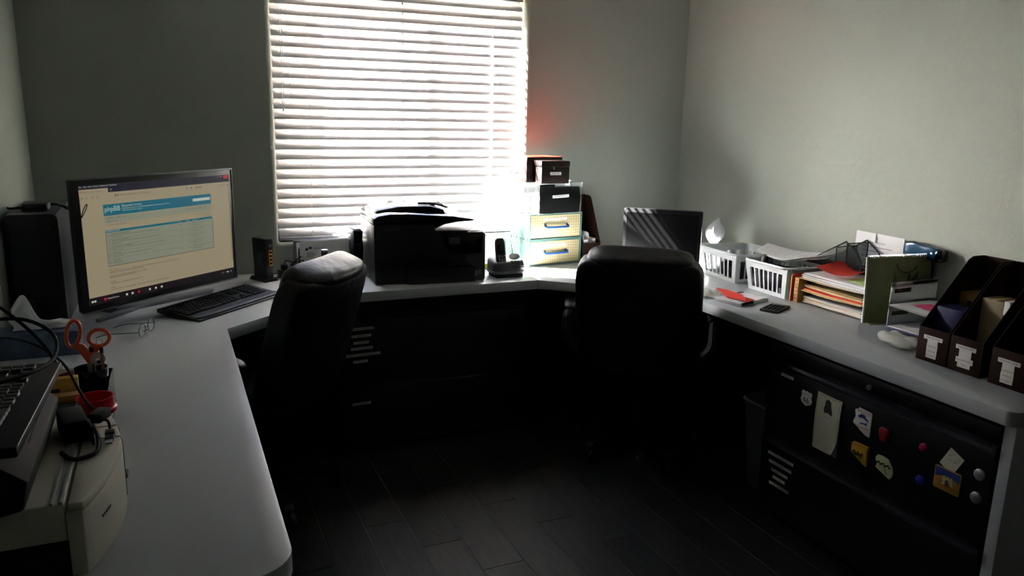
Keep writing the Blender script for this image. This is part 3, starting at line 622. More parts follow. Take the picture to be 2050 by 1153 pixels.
# keyboard
t = thing('keyboard', 'black keyboard with padded wrist rest on the desk before the lit monitor', 'keyboard', (0.168, 3.124, DZ), 45.2)
kw, kd = 0.475, 0.195
def ktop(y): return 0.010 + (0.030-0.010)*max(0, min(1, (y+0.045)/0.14))
obj('case', G().prism([(-kd/2, 0.0), (-kd/2-0.002, 0.006), (-kd/2+0.004, 0.009), (-0.045, 0.014), (kd/2-0.01, 0.030), (kd/2, 0.028), (kd/2, 0.014), (kd/2-0.03, 0.010), (0, 0)], -kw/2, kw/2, 'yz', 0.0015), 'black_plastic', parent=t)
obj('wrist_rest', G().cushion((0, -0.070, 0.0125), (kw-0.006, 0.054, 0.011), 5, 10), 'wrist_grey', parent=t)
obj('brand_plate', G().box((0.03, -0.048, 0.0172), (0.02, 0.006, 0.0008)), 'silver', parent=t)
kp = 0.0187; keyme = {}
def key(x, y, w, d=0.0155):
    k_ = (round(w, 4), d)
    if k_ not in keyme:
        o = obj('key', G().prism([(-w/2, 0), (-w/2+0.0016, 0.0062), (w/2-0.0016, 0.0062), (w/2, 0)], -d/2, d/2, 'xz', 0.0006), 'black_plastic', parent=t); keyme[k_] = o.data
    else: o = bpy.data.objects.new('key', keyme[k_]); C.objects.link(o); o.parent = t
    o.location = (x, y, 0.0135+0.018*((y+0.045)/0.14)*0.9); o.rotation_euler.x = math.radians(7)
for r, y in enumerate((0.072, 0.049, 0.030, 0.011, -0.008, -0.027)):
    d = 0.012 if r == 0 else 0.0155
    if r == 5:
        for x, w in ((-0.218, 0.022), (-0.194, 0.020), (-0.171, 0.020), (-0.100, 0.112), (-0.030, 0.020), (-0.006, 0.020), (0.018, 0.020), (0.041, 0.020)): key(x, y, w)
    else:
        lead = (0.0155, 0.0155, 0.024, 0.028, 0.038)[r]; x = -0.229
        key(x+lead/2, y, lead, d); x += lead+0.0032
        while x+0.0155 < 0.055-(0.02 if r in (1, 2, 3, 4) else 0): key(x+0.00775, y, 0.0155, d); x += kp
        if r > 0 and 0.055-x > 0.012: key((x+0.055)/2, y, 0.055-x, d)
    for i in range(3):
        if r in (0, 1, 2) or (r == 5) or (r == 4 and i == 1): key(0.078+i*kp, y, 0.0155, d)
    for i in range(4): key(0.1455+i*kp*1.02, y, 0.0155, d)

# tower computer
t = thing('tower_computer', 'black tower computer with round badge, standing against the left wall', 'computer', (-0.421, 2.945, DZ), 0)
obj('case', G().box((0, 0.225, 0.20), (0.150, 0.41, 0.39), 0.006), 'dark_grey', parent=t)
fp = obj('front_panel', G().prism(rrect(0.158, 0.394, 0.022, cy=0.199), -0.004, 0.028, 'xz', 0.004), 'black_plastic', parent=t)
bd = obj('badge', G().cyl((0, 0, 0), 0.019, 0.002, 'y', n=28, bev=0.0006), 'gloss_black', parent=fp, loc=(-0.032, -0.005, 0.093))
g = G().tube([(-0.032+0.0185*math.cos(2*PI*i/28), -0.0064, 0.093+0.0185*math.sin(2*PI*i/28)) for i in range(28)], 0.0008, 5, closed=True)
g.text('DELL', 0.0125, frame((-0.032, -0.0064, 0.093), (1, 0, 0), (0, 0, 1)), 1.05)
obj('badge_lettering', g, 'silver', parent=fp, smooth=False)
obj('power_light', G().cyl((0.052, -0.0045, 0.352), 0.0012, 0.001, 'y', n=8), 'label_white', parent=fp)
t = thing('card_reader', 'small black card reader lying on top of the tower computer', 'reader', (-0.415, 3.06, 1.1475), 0)
obj('reader_body', G().box((0, 0, 0.0125), (0.075, 0.09, 0.023), 0.004), 'black_plastic', parent=t)
obj('end_plate', G().box((0.038, -0.01, 0.0125), (0.002, 0.06, 0.019), 0.0006), 'silver', parent=t)
obj('reader_cable', G().tube(curve([(-0.03, -0.03, 0.012), (-0.07, -0.04, 0.010), (-0.08, -0.02, 0.010)], 5), 0.004, 7), 'matte_black', parent=t)
t = thing('cable_bundle', 'two thin black cables sagging from the tower computer behind the monitor', 'cables', (-0.37, 3.16, 1.150), 0)
for k in range(2): obj('cable', G().tube(curve([(-0.05, 0.0+0.02*k, 0.0015), (0.00, -0.01+0.02*k, 0.003), (0.045, -0.01, -0.008-0.008*k), (0.085, 0.0, -0.020+0.006*k), (0.12, 0.02, -0.04)], 6), 0.0027, 6), 'matte_black', parent=t)

# tissue box left
def tissue(parent, name, base, topx, hgt, wid, lean, seed, m='tissue', R=0.0):
    def f(u, v):
        a = (u-0.5); s = (0.35+0.65*v**0.6)*wid if v < 0.55 else wid*(1.0-0.55*(v-0.55)/0.45)
        x = a*s + lean*v*v; y = 0.018*math.sin(u*PI*5+seed)*(0.4+v)*0.8 + 0.012*noise.noise(Vector((u*5, v*5, seed)))
        z = hgt*v*(1-0.35*abs(a)*2*(v > 0.3)) + 0.012*noise.noise(Vector((u*4, v*3, seed+3)))
        return (base[0]+x, base[1]+y, base[2]+z)
    return obj(name, G().sheet(f, 26, 20, 0.0003), m, parent=parent, ang=180)
t = thing('tissue_box', 'blue patterned tissue box in front of the tower computer', 'tissue box', (-0.392, 2.672, DZ), 0)
obj('carton', G().box((0, 0, 0.038), (0.222, 0.115, 0.076), 0.0015), 'tissue_box', parent=t)
obj('opening_film', G().prism(rrect(0.15, 0.05, 0.02), 0.0762, 0.0768, 'xy'), 'navy_plastic', parent=t)
tt = G()
def tf(u, v):
    x = -0.07+0.155*u; top_ = 0.068*math.exp(-((u-0.20)/0.20)**2)+0.022+0.02*(1-u)
    return (x + 0.006*math.sin(9*v), -0.006+0.022*math.sin(u*9)*v+0.01*noise.noise(Vector((u*6, v*4, 1))), 0.076+top_*v)
obj('tissue', tt.sheet(tf, 30, 16, 0.0003), 'tissue', parent=t, ang=180)
# glasses
t = thing('eyeglasses', 'wire-rimmed eyeglasses lying open on the left desk', 'glasses', (-0.098, 2.780, DZ), 68)
g1 = G(); 
for s in (-1, 1):
    ringp = [(s*0.034+0.025*math.cos(2*PI*i/22), 0.0, 0.024+0.021*math.sin(2*PI*i/22)) for i in range(22)]
    g1.tube(ringp, 0.0015, 6, closed=True)
g1.tube(curve([(-0.010, 0, 0.026), (0, -0.002, 0.030), (0.010, 0, 0.026)], 4), 0.0011, 6)
for s in (-1, 1): g1.tube(curve([(s*0.009, 0.004, 0.016), (s*0.011, 0.006, 0.012)], 3), 0.002, 5)
obj('rims', g1, 'dark_grey', parent=t)
g = G()
for s in (-1, 1): g.prism([(s*0.034+0.0235*math.cos(2*PI*i/20)*(1 if s > 0 else 1), 0.022+0.0175*math.sin(2*PI*i/20)) for i in range(20)], -0.0006, 0.0006, 'xz')
obj('lenses', g, 'clear_lid', parent=t)
for s in (-1, 1): obj('temple', G().tube(curve([(s*0.060, 0.0, 0.026), (s*0.064, 0.010, 0.024), (s*0.064, 0.090, 0.018), (s*0.062, 0.120, 0.012), (s*0.060, 0.140, 0.0035)], 5), 0.0014, 6), 'dark_grey', parent=t)

# beige laser printer
t = thing('laser_printer', 'beige desktop laser printer with curved front at the near end of the left desk', 'printer', (-0.162, 1.535, DZ), 90)
# local: x runs away from the camera along the desk, -y faces the room (+x world)
obj('printer_body', G().box((0, 0.155, 0.071), (0.445, 0.26, 0.118), 0.004).box((0, 0.168, 0.006), (0.42, 0.24, 0.012)), 'beige_plastic', parent=t)
obj('dark_lower_panel', G().box((-0.2235, 0.149, 0.033), (0.0022, 0.266, 0.066), 0.0006), 'matte_black', parent=t)
bow = lambda x, k: -k*(1-(x/0.225)**2)
poly = [(x, bow(x, 0.048)) for x in [(-0.225+0.45*i/20) for i in range(21)]] + [(0.225, 0.024), (-0.225, 0.024)]
obj('curved_front_cover', G().prism(poly, 0.001, 0.112, 'xy', 0.002), 'beige_plastic', parent=t)
poly = [(x, bow(x, 0.046)) for x in [(-0.222+0.444*i/20) for i in range(21)]] + [(0.222, 0.020), (-0.222, 0.020)]
obj('curved_lid', G().prism(poly, 0.1135, 0.128, 'xy', 0.003), 'beige_plastic', parent=t)
obj('ridge_trim', G().box((0, 0.030, 0.1305), (0.445, 0.007, 0.006), 0.001).box((0, 0.043, 0.1305), (0.445, 0.005, 0.006), 0.001), 'silver', parent=t, label='pale ridge strips along the top')
g = G()
for x in (0.04, 0.10):
    g.tube([(x, 0.024, 0.1285), (x, bow(x, 0.046)+0.001, 0.1285), (x, bow(x, 0.0488), 0.118), (x, bow(x, 0.0488), 0.004)], 0.0007, 4)
obj('panel_joint', g, 'dark_grey', parent=t)
g = G()
for i in range(5): g.box((-0.165+i*0.008, bow(-0.165+i*0.008, 0.048)-0.0003, 0.070), (0.0036, 0.002, 0.005), M=rotm(-14, 'Z'))
obj('vent_mark', g, 'dark_grey', parent=t)
obj('foot', G().box((0.14, -0.035, 0.004), (0.03, 0.02, 0.008), 0.001), 'dark_grey', parent=t)

# black case under the spare keyboard
t = thing('equipment_case', 'black slanted equipment case on top of the beige printer', 'case', (-0.355, 1.475, 0.8795), 90)
obj('case_body', G().prism([(-0.06, 0.001), (-0.12, 0.012), (-0.13, 0.060), (-0.085, 0.098), (0.12, 0.105), (0.12, 0.001)], -0.195, 0.195, 'yz', 0.006), 'matte_black', parent=t)
obj('case_flap', G().box((0.03, -0.115, 0.052), (0.20, 0.012, 0.045), 0.004, M=rotm(-14, 'X')), 'matte_black', parent=t)
t = thing('keyboard', 'black spare keyboard stacked on the case above the beige printer', 'keyboard', (-0.306, 1.478, 0.9865), 88)
obj('case', G().box((0, 0, 0.010), (0.425, 0.165, 0.018), 0.003, M=rotm(0, 'X')), 'soft_black', parent=t)
obj('edge_strip', G().tube([(-0.205, -0.0818, 0.017), (0.205, -0.0818, 0.017)], 0.0009, 6), 'mid_grey', parent=t)
keyme = {}
def key2(x, y, w, pale):
    k_ = (round(w, 4), pale)
    if k_ not in keyme:
        o = obj('key', G().prism([(-w/2, 0), (-w/2+0.0016, 0.0062), (w/2-0.0016, 0.0062), (w/2, 0)], -0.0078, 0.0078, 'xz', 0.0006), 'black_plastic', parent=t); keyme[k_] = o.data
        if pale:
            pass
    else: o = bpy.data.objects.new('key', keyme[k_]); C.objects.link(o); o.parent = t
    o.location = (x, y, 0.0188)
    return o
for r in range(6):
    y = 0.066-r*0.0193-(0.004 if r else 0); x = -0.196
    for i in range(15):
        w = 0.0155
        if r == 5:
            if i in (3, 4, 5, 6, 7): 
                if i == 5: key2(x+i*0.0186+0.008, y, 0.090, True)
                continue
        key2(x+i*0.0186+0.008, y, w, False)
    for i in range(3):
        if r in (0, 1, 2, 5) or (r == 4 and i == 1): key2(0.105+i*0.0186, y, w, False)
    if r < 6:
        for i in range(2): key2(0.168+i*0.0186, y, w, False)
g = G()
for r in range(1, 6):
    y = 0.066-r*0.0193-0.004-0.0092
    for i in range(20):
        if (i*7+r*3) % 4 == 0 or (r == 5 and i in (3, 4, 5, 6, 7, 9)): g.box((-0.188+i*0.0192, y, 0.0222), (0.0145, 0.0012, 0.0045), 0)
obj('key_side_sheen', g, 'label_white', parent=t)['kind'] = 'stuff'  # pale strips imitate light reflected on the key sides

# cords, adapter, plug on the beige printer
t = thing('usb_cable', 'stiff black cable with metal plug hanging over the beige printer front', 'cable', (-0.17, 1.72, 0.88), 0)
obj('cable', G().tube(curve([(-0.30, 0.36, 0.045), (-0.22, 0.34, 0.085), (-0.13, 0.20, 0.105), (-0.06, 0.09, 0.085), (-0.02, -0.01, 0.045), (0.005, -0.06, 0.024)], 8), 0.003, 8), 'matte_black', parent=t)
obj('cable_grip', G().box((0.015, -0.082, 0.022), (0.026, 0.046, 0.020), 0.005, M=rotm(-24, 'Z')), 'matte_black', parent=t)
obj('cable_tail', G().tube(curve([(0.020, -0.103, 0.020), (0.032, -0.125, 0.024), (0.036, -0.14, 0.012), (0.036, -0.150, 0.0062)], 6), 0.0026, 7), 'matte_black', parent=t)
obj('plug', G().box((0.036, -0.166, 0.0062), (0.015, 0.028, 0.009), 0.001).box((0.036, -0.150, 0.0075), (0.017, 0.02, 0.013), 0.002), 'black_plastic', parent=t)
obj('plug_shell', G().box((0.036, -0.188, 0.0062), (0.012, 0.016, 0.0046), 0.0004), 'silver', parent=t)
t = thing('coiled_cord', 'loop of thick black cord lying over the spare keyboard', 'cord', (-0.30, 1.72, 1.018), 0)
obj('cord', G().tube(curve([(-0.17, -0.03, 0.012), (-0.10, 0.03, 0.052), (0.0, 0.06, 0.058), (0.065, 0.03, 0.030), (0.075, -0.05, 0.002), (0.045, -0.14, 0.0015), (-0.02, -0.19, 0.0015), (-0.10, -0.21, 0.0015), (-0.18, -0.22, 0.0015)], 8), 0.0038, 8), 'matte_black', parent=t)
obj('second_loop', G().tube(curve([(-0.16, 0.13, -0.02), (-0.12, 0.16, 0.06), (-0.06, 0.15, 0.075), (0.0, 0.09, 0.045), (0.05, 0.03, 0.004), (0.07, -0.01, -0.02)], 8), 0.0036, 8), 'matte_black', parent=t)
t = thing('power_adapter', 'black power adapter with folded cord on the beige printer top', 'adapter', (-0.198, 1.60, 0.8795), 12)
obj('adapter_body', G().box((0, 0, 0.024), (0.045, 0.095, 0.044), 0.006), 'matte_black', parent=t)
obj('adapter_cord', G().tube(curve([(0.0, 0.045, 0.02), (0.022, 0.075, 0.018), (0.036, 0.02, 0.005), (0.034, -0.06, 0.005), (0.02, -0.115, 0.005), (-0.015, -0.125, 0.005), (-0.03, -0.09, 0.008)], 7), 0.0042, 8), 'matte_black', parent=t)
obj('strap', G().box((0.024, -0.05, 0.022), (0.004, 0.05, 0.036), 0.001), 'matte_black', parent=t)
t = thing('mouse', 'silver and black computer mouse at the left edge, on the spare keyboard', 'mouse', (-0.345, 1.50, 1.0140), 10)
obj('mouse_body', G().cushion((0, 0, 0.020), (0.06, 0.10, 0.035), 2.6, 8), 'gloss_black', parent=t)
obj('mouse_trim', G().tube(curve([(0.024, -0.030, 0.026), (0.028, 0.0, 0.027), (0.022, 0.032, 0.026)], 5), 0.0022, 6), 'chrome', parent=t)

# organiser with scissors, compass, pencil, box
t = thing('desk_organizer', 'black desk organiser tray behind the beige printer holding scissors and pencils', 'organizer', (-0.262, 2.03, DZ), 0)
g = G().box((0, 0, 0.003), (0.20, 0.24, 0.006))
for s in (-1, 1): g.box((s*0.0985, 0, 0.045), (0.003, 0.24, 0.09), 0.001); g.box((0, s*0.1185, 0.045), (0.20, 0.003, 0.09), 0.001)
obj('tray', g, 'gloss_black', parent=t)
obj('cup', G().lathe([(0.038, 0.002), (0.040, 0.115), (0.0375, 0.115), (0.0355, 0.006), (0.0001, 0.006)], (0.055, 0.055, 0.0), 24), 'gloss_black', parent=t)
obj('divider', G().box((0, -0.02, 0.045), (0.196, 0.003, 0.086)).box((-0.02, 0.045, 0.045), (0.003, 0.13, 0.086)), 'gloss_black', parent=t)
t = thing('scissors', 'scissors with orange handles standing in the black organiser cup', 'scissors', (-0.207, 2.082, DZ+0.010), 2)
g = G()
g.tube([(-0.0285+0.0150*math.cos(a)+0.005*math.sin(a), 0, 0.196+0.033*math.sin(a)) for a in [2*PI*i/26 for i in range(26)]], 0.0046, 8, closed=True)
g.prism([(-0.020, 0.172), (-0.032, 0.166), (-0.014, 0.138), (-0.004, 0.118), (0.006, 0.118), (0.002, 0.150), (-0.008, 0.168)], -0.004, 0.004, 'xz', 0.0015)
obj('handle', g, 'orange_plastic', parent=t)
g = G()
g.tube([(0.026+0.023*math.cos(a), 0.002, 0.180+0.021*math.sin(a)) for a in [2*PI*i/26 for i in range(26)]], 0.0046, 8, closed=True)
g.prism([(0.006, 0.168), (0.018, 0.160), (0.032, 0.158), (0.014, 0.138), (0.006, 0.118), (-0.004, 0.118), (0.000, 0.150)], -0.002, 0.006, 'xz', 0.0015)
obj('handle', g, 'orange_plastic', parent=t)
obj('blades', G().prism([(-0.006, 0.118), (0.006, 0.118), (0.003, 0.006), (-0.001, 0.002)], -0.0015, 0.0015, 'xz'), 'silver', parent=t)
t = thing('drawing_compass', 'metal drawing compass sticking out of the organiser beside the orange scissors', 'compass', (-0.188, 2.086, DZ+0.012), 5)
obj('hinge_disc', G().cyl((0.0, -0.006, 0.126), 0.017, 0.003, 'y', bev=0.0008), 'silver', parent=t)
obj('hinge_knob', G().cyl((0.002, -0.010, 0.124), 0.008, 0.006, 'y', bev=0.001), 'chrome', parent=t)
obj('compass_leg', G().box((-0.008, 0, 0.07), (0.004, 0.003, 0.12), 0.001), 'silver', parent=t)
obj('compass_leg', G().box((0.008, 0, 0.07), (0.004, 0.003, 0.12), 0.001), 'silver', parent=t)
obj('clip_frame', G().tube([(-0.002, 0.002, 0.135), (0.0, 0.002, 0.172), (0.012, 0.002, 0.170), (0.014, 0.002, 0.132)], 0.0012, 6), 'clear_lid', parent=t)
obj('clamp', G().box((-0.012, 0.0, 0.150), (0.012, 0.010, 0.014), 0.002), 'matte_black', parent=t)
t = thing('pencil', 'short yellow pencil with black tip, rightmost in the organiser cup', 'pencil', (-0.1775, 2.070, DZ+0.010), 0)
obj('pencil_shaft', G().cyl((0, 0, 0.0725), 0.0037, 0.145, n=6), 'kraft', parent=t)
obj('pencil_tip', G().cyl((0, 0, 0.152), 0.0039, 0.014, n=12, bev=0.0008), 'matte_black', parent=t)
t = thing('pencil_carton', 'yellow carton with dark print standing in the black organiser', 'box', (-0.262, 1.972, DZ+0.0065), 3)
obj('carton', G().box((0, 0, 0.063), (0.078, 0.022, 0.126), 0.001), 'yellow_box', parent=t)
obj('carton_print', G().box((-0.008, -0.0113, 0.098), (0.018, 0.0006, 0.010)).quad(-0.028, -0.006, 0.022, -0.003, frame((0, -0.0114, 0.085), (1, 0, 0), (0, 0, 1))), 'ink', parent=t, smooth=False)
t = thing('business_card', 'white and red card sticking up behind the yellow carton', 'card', (-0.268, 1.992, DZ+0.0065), 3)
obj('card_sheet', G().box((0, 0, 0.070), (0.072, 0.001, 0.140)), 'paper', parent=t, smooth=False)
obj('red_print', G().prism([(-0.014, 0.124), (0.034, 0.134), (0.034, 0.110), (-0.014, 0.110)], -0.0009, -0.0005, 'xz'), 'ink_red', parent=t, smooth=False)
t = thing('small_carton', 'low tan carton in front of the yellow carton', 'box', (-0.262, 1.940, DZ+0.0065), 3)
obj('carton', G().box((0, 0, 0.048), (0.090, 0.030, 0.096), 0.001), 'kraft', parent=t)
obj('carton_label', G().box((0.005, -0.0152, 0.06), (0.05, 0.0006, 0.02)), 'beige_box', parent=t, smooth=False)
t = thing('plastic_dish', 'round red plastic dish lying on the beige printer top', 'lid', (-0.168, 1.722, 0.8795), 0)
obj('dish_body', G().lathe([(0.0001, 0.0), (0.037, 0.0), (0.040, 0.003), (0.040, 0.010), (0.036, 0.013), (0.035, 0.034), (0.033, 0.034), (0.033, 0.005), (0.0001, 0.004)], n=32), 'red_plastic', parent=t)

# ---------------------------------------------------------------- back desk
t = thing('router', 'black upright router with row of yellow ports beside the lit monitor', 'router', (0.362, 3.560, DZ), 28)
obj('router_body', G().prism([(-0.016, 0.010), (0.016, 0.010), (0.020, 0.190), (-0.020, 0.190)], -0.060, 0.040, 'xz', 0.003), 'black_plastic', parent=t)
obj('stand_foot', G().prism([(-0.036, 0.0), (0.036, 0.0), (0.022, 0.014), (-0.022, 0.014)], -0.070, 0.055, 'xz', 0.002), 'black_plastic', parent=t)
pb = obj('port_block', G().box((0.004, -0.0605, 0.105), (0.016, 0.003, 0.070), 0.0008), 'port_yellow', parent=t)
for i in range(4): obj('port', G().box((0.004, -0.0622, 0.081+0.0165*i), (0.011, 0.001, 0.011)), 'matte_black', parent=pb, smooth=False)
obj('label_panel', G().box((-0.0188, -0.01, 0.10), (0.001, 0.035, 0.05)), 'dark_grey', parent=t)
obj('side_port', G().box((0.004, -0.0607, 0.160), (0.012, 0.002, 0.012), 0.001), 'mid_grey', parent=t)
t = thing('power_strip', 'black power strip with plugs on the desk beside the router', 'power strip', (0.505, 3.585, DZ), 8)
obj('strip_body', G().box((0, 0, 0.017), (0.15, 0.048, 0.032), 0.004), 'black_plastic', parent=t)
for i in range(3): obj('plug', G().box((-0.045+0.045*i, 0.002, 0.046), (0.026, 0.030, 0.026), 0.004), 'matte_black', parent=t)
g = G()
for i in range(3): g.box((-0.05+0.018*i, -0.0245, 0.017), (0.0016, 0.001, 0.007))
obj('switch_marks', g, 'mid_grey', parent=t)
obj('cord', G().tube(curve([(-0.045, 0.0, 0.06), (-0.03, 0.01, 0.075), (0.0, 0.01, 0.062), (0.04, 0.0, 0.072), (0.045, 0.0, 0.058)], 6), 0.0026, 6), 'matte_black', parent=t)
t = thing('black_cable', 'black cable arching from the router to the power strip', 'cable', (0.40, 3.58, DZ), 0)
obj('cable', G().tube(curve([(-0.005, -0.01, 0.004), (0.03, -0.02, 0.006), (0.07, -0.01, 0.03), (0.11, 0.01, 0.068), (0.15, 0.04, 0.086), (0.185, 0.05, 0.072), (0.195, 0.04, 0.05)], 8), 0.0026, 7).tube(curve([(-0.01, 0.06, 0.004), (0.05, 0.085, 0.004), (0.09, 0.06, 0.004), (0.10, 0.05, 0.004)], 5), 0.003, 7), 'matte_black', parent=t)
t = thing('large_envelope', 'large white printed envelope leaning under the window behind the left chair', 'envelope', (0.655, 3.612, DZ), -2)
en = obj('envelope_sheet', G().box((0, 0, 0.079), (0.236, 0.004, 0.156), 0.0012, M=rotm(-6, 'X')), 'paper', parent=t)
MF = frame((0, -0.0112, 0), (1, 0, 0), (0, math.sin(math.radians(6)), math.cos(math.radians(6)))) @ Matrix.Translation((0, 0.083, 0))
g = G()
for s in (-1, 1): g.prism([(s*0.008+0.008*math.cos(a)*0.9, 0.006*math.sin(a)) for a in [2*PI*i/10 for i in range(10)]], 0, 0.0002, 'xy', M=MF @ Matrix.Translation((-0.078, 0.038+0.003*s, 0)))
obj('logo', g, 'ink_blue', parent=en, smooth=False)
g = G().text('Midwest Bank', 0.011, MF @ Matrix.Translation((-0.028, 0.0385, 0.0002)), 0.9)
for i, w in enumerate((0.034, 0.046, 0.036, 0.030)): g.quad(-0.088, 0.016-i*0.006, -0.088+w, 0.018-i*0.006, MF, 0.0002)
g.quad(-0.088, -0.016, -0.03, -0.0145, MF, 0.0002); g.quad(-0.088, -0.024, -0.055, -0.0215, MF, 0.0002)
obj('lettering', g, 'ink_grey', parent=en, smooth=False)
t = thing('framed_picture', 'pale framed picture leaning on the wall behind the white envelope', 'picture frame', (0.636, 3.678, DZ), 0)
obj('frame_edge', G().box((0, 0, 0.076), (0.238, 0.010, 0.152), 0.0015), 'mid_grey', parent=t)
obj('backing', G().box((0, -0.0056, 0.076), (0.21, 0.001, 0.13)), 'label_white', parent=t, smooth=False)
obj('easel_leg', G().box((-0.098, -0.030, 0.060), (0.006, 0.004, 0.118), 0.001, M=rotm(4, 'X')), 'matte_black', parent=t)
t = thing('battery_can', 'small grey cylinder can with pale top before the white envelope', 'can', (0.623, 3.470, DZ), 0)
obj('can_body', G().cyl((0, 0, 0.066), 0.0145, 0.130, n=28, bev=0.001), 'dark_grey', parent=t)
obj('can_top', G().cyl((0, 0, 0.134), 0.0150, 0.008, n=28, bev=0.0012), 'silver', parent=t)
g = G()
for i in range(3): g.tube([(0.0146*math.cos(a), 0.0146*math.sin(a), 0.098+0.010*i) for a in [math.radians(-20-14*j) for j in range(4)]], 0.0010, 5)
obj('print_marks', g, 'label_white', parent=t)
t = thing('desk_phone_holder', 'black wire holder on a low black tray behind left chair', 'holder', (0.600, 3.435, DZ), 0)
obj('holder_tray', G().box((-0.01, 0.0, 0.028), (0.17, 0.05, 0.052), 0.008), 'black_plastic', parent=t).location = (0, -0.005, 0)
obj('holder_wire', G().tube([(-0.028, 0.0, 0.052), (-0.020, 0.0, 0.090), (0.072, 0.0, 0.086), (0.080, 0.0, 0.052)], 0.0026, 8), 'matte_black', parent=t)
t = thing('modem', 'slim black upright modem wedged between envelope and office printer', 'modem', (0.788, 3.560, DZ), 0)
obj('modem_body', G().prism([(-0.024, 0.0), (0.022, 0.0), (0.021, 0.06), (0.024, 0.13), (0.021, 0.175), (0.023, 0.208), (-0.022, 0.212), (-0.020, 0.17), (-0.024, 0.12), (-0.021, 0.06)], -0.04, 0.09, 'xz', 0.003), 'black_plastic', parent=t)
obj('top_vent', G().box((0.0, 0.02, 0.213), (0.034, 0.10, 0.004), 0.001), 'mid_grey', parent=t)
g = G().box((0.002, -0.041, 0.146), (0.024, 0.001, 0.0018)).box((0.006, -0.041, 0.150), (0.0016, 0.001, 0.006))
for i in range(3): g.cyl((0.006, -0.041, 0.134-0.010*i), 0.0018, 0.001, 'y', n=8)
obj('status_lights', g, 'silver', parent=t)

# office printer
t = thing('office_printer', 'large black all-in-one office printer in front of the window blind', 'printer', (1.060, 3.262, DZ), -4.5)
px = lambda wx: (wx-1.060)*1.0; pz = lambda wz: wz-DZ
bodyp = [(-0.255, 0.004), (-0.240, 0.0), (0.245, 0.0), (0.252, 0.004), (0.252, 0.215), (0.236, 0.228), (0.205, 0.232), (0.02, 0.236), (0.012, 0.262), (-0.258, 0.265)]
obj('printer_body', G().prism(bodyp, 0, 0.40, 'xz', 0.005), 'black_plastic', parent=t)
lidp = [(-0.258, 0.2665), (-0.010, 0.2645), (0.005, 0.236), (0.020, 0.244), (0.060, 0.262), (0.120, 0.272), (0.195, 0.276), (0.196, 0.284), (0.100, 0.298), (0.0, 0.305), (-0.100, 0.312), (-0.180, 0.313), (-0.235, 0.305), (-0.258, 0.292)]
obj('scanner_lid', G().prism(lidp, 0.002, 0.395, 'xz', 0.005), 'gloss_black', parent=t)
obj('document_feeder', G().prism([(-0.235, 0.3035), (-0.225, 0.318), (-0.12, 0.335), (0.02, 0.334), (0.08, 0.318), (0.09, 0.300)], 0.10, 0.36, 'xz', 0.006), 'gloss_black', parent=t)
obj('feeder_tray', G().box((0.030, 0.23, 0.330), (0.12, 0.16, 0.005), 0.002, M=rotm(-6, 'Y')), 'matte_black', parent=t)
g = G().tube(curve([(-0.03, 0.15, 0.342), (0.05, 0.15, 0.338), (0.105, 0.155, 0.322), (0.115, 0.20, 0.320), (0.112, 0.30, 0.322)], 5), 0.006, 8)
obj('paper_guide', g, 'mid_grey', parent=t)
cp = obj('control_panel', G().prism([(0.03, 0.232), (0.232, 0.226), (0.240, 0.200), (0.232, 0.128), (0.100, 0.128), (0.070, 0.150)], -0.008, 0.002, 'xz', 0.003), 'gloss_black', parent=t)
obj('touch_screen', G().box((0.102, -0.0086, 0.188), (0.050, 0.002, 0.030), 0.0006), 'dark_grey', parent=cp)
obj('blue_light', G().cyl((0.146, -0.0084, 0.208), 0.0016, 0.001, 'y', n=8), 'magnet_blue', parent=cp)
obj('paper_cassette', G().box((0.042, 0.02, 0.036), (0.314, 0.11, 0.066), 0.006), 'black_plastic', parent=t)
obj('output_tray', G().box((0.03, 0.002, 0.075), (0.30, 0.04, 0.012), 0.003).box((0.03, -0.0015, 0.104), (0.26, 0.002, 0.030), 0.0006), 'matte_black', parent=t)
obj('cassette_grip', G().box((0.196, -0.0375, 0.042), (0.007, 0.004, 0.024), 0.001), 'silver', parent=t)
obj('side_slot', G().box((-0.257, 0.04, 0.225), (0.003, 0.012, 0.058), 0.001), 'matte_black', parent=t)
obj('rating_mark', G().prism([(0.215, 0.030), (0.235, 0.030), (0.235, 0.050), (0.215, 0.050)], -0.0012, -0.0002, 'xz').prism([(0.2205, 0.0355), (0.2295, 0.0355), (0.2295, 0.0445), (0.2205, 0.0445)], -0.0018, -0.001, 'xz'), 'mid_grey', parent=t, smooth=False)
obj('lettering', G().text('OFFICEJET PRO 8600', 0.0085, frame((-0.178, -0.0006, 0.245), (1, 0, 0), (0, 0, 1)), 0.9), 'mid_grey', parent=t, smooth=False)

# cordless phone
t = thing('cordless_phone', 'grey cordless phone standing in its answering machine base', 'telephone', (1.440, 3.300, DZ), 2)
def wedge(q):
    return Vector((q.x, q.y, q.z*(0.72+0.28*(q.y+0.055)/0.11) ))
obj('phone_base', G().cushion((0, 0.005, 0.046), (0.160, 0.115, 0.075), 5, 10, fn=lambda q: Vector((q.x, q.y, q.z+0.15*q.y*(1 if q.z > 0 else 0)))), 'phone_grey', parent=t)
obj('base_foot', G().box((0, 0, 0.008), (0.135, 0.10, 0.015), 0.003), 'matte_black', parent=t)
TI = Matrix.Translation((0, -0.0525, 0.044)) @ rotm(22, 'X')
obj('silver_band', G().cushion((0, 0.002, 0.026), (0.164, 0.118, 0.018), 5, 8), 'mid_grey', parent=t)
h = obj('handset', G().cushion((-0.037, -0.016, 0.108), (0.047, 0.026, 0.152), 5, 10, M=rotm(-13, 'X')), 'black_plastic', parent=t, label='black handset')
HM = Matrix.Translation((-0.037, -0.016, 0.108)) @ rotm(-13, 'X')
obj('display', G().box((0, -0.0135, 0.022), (0.036, 0.001, 0.042), 0.0005).raw([], [], None), 'screen_black', parent=h).matrix_local = HM
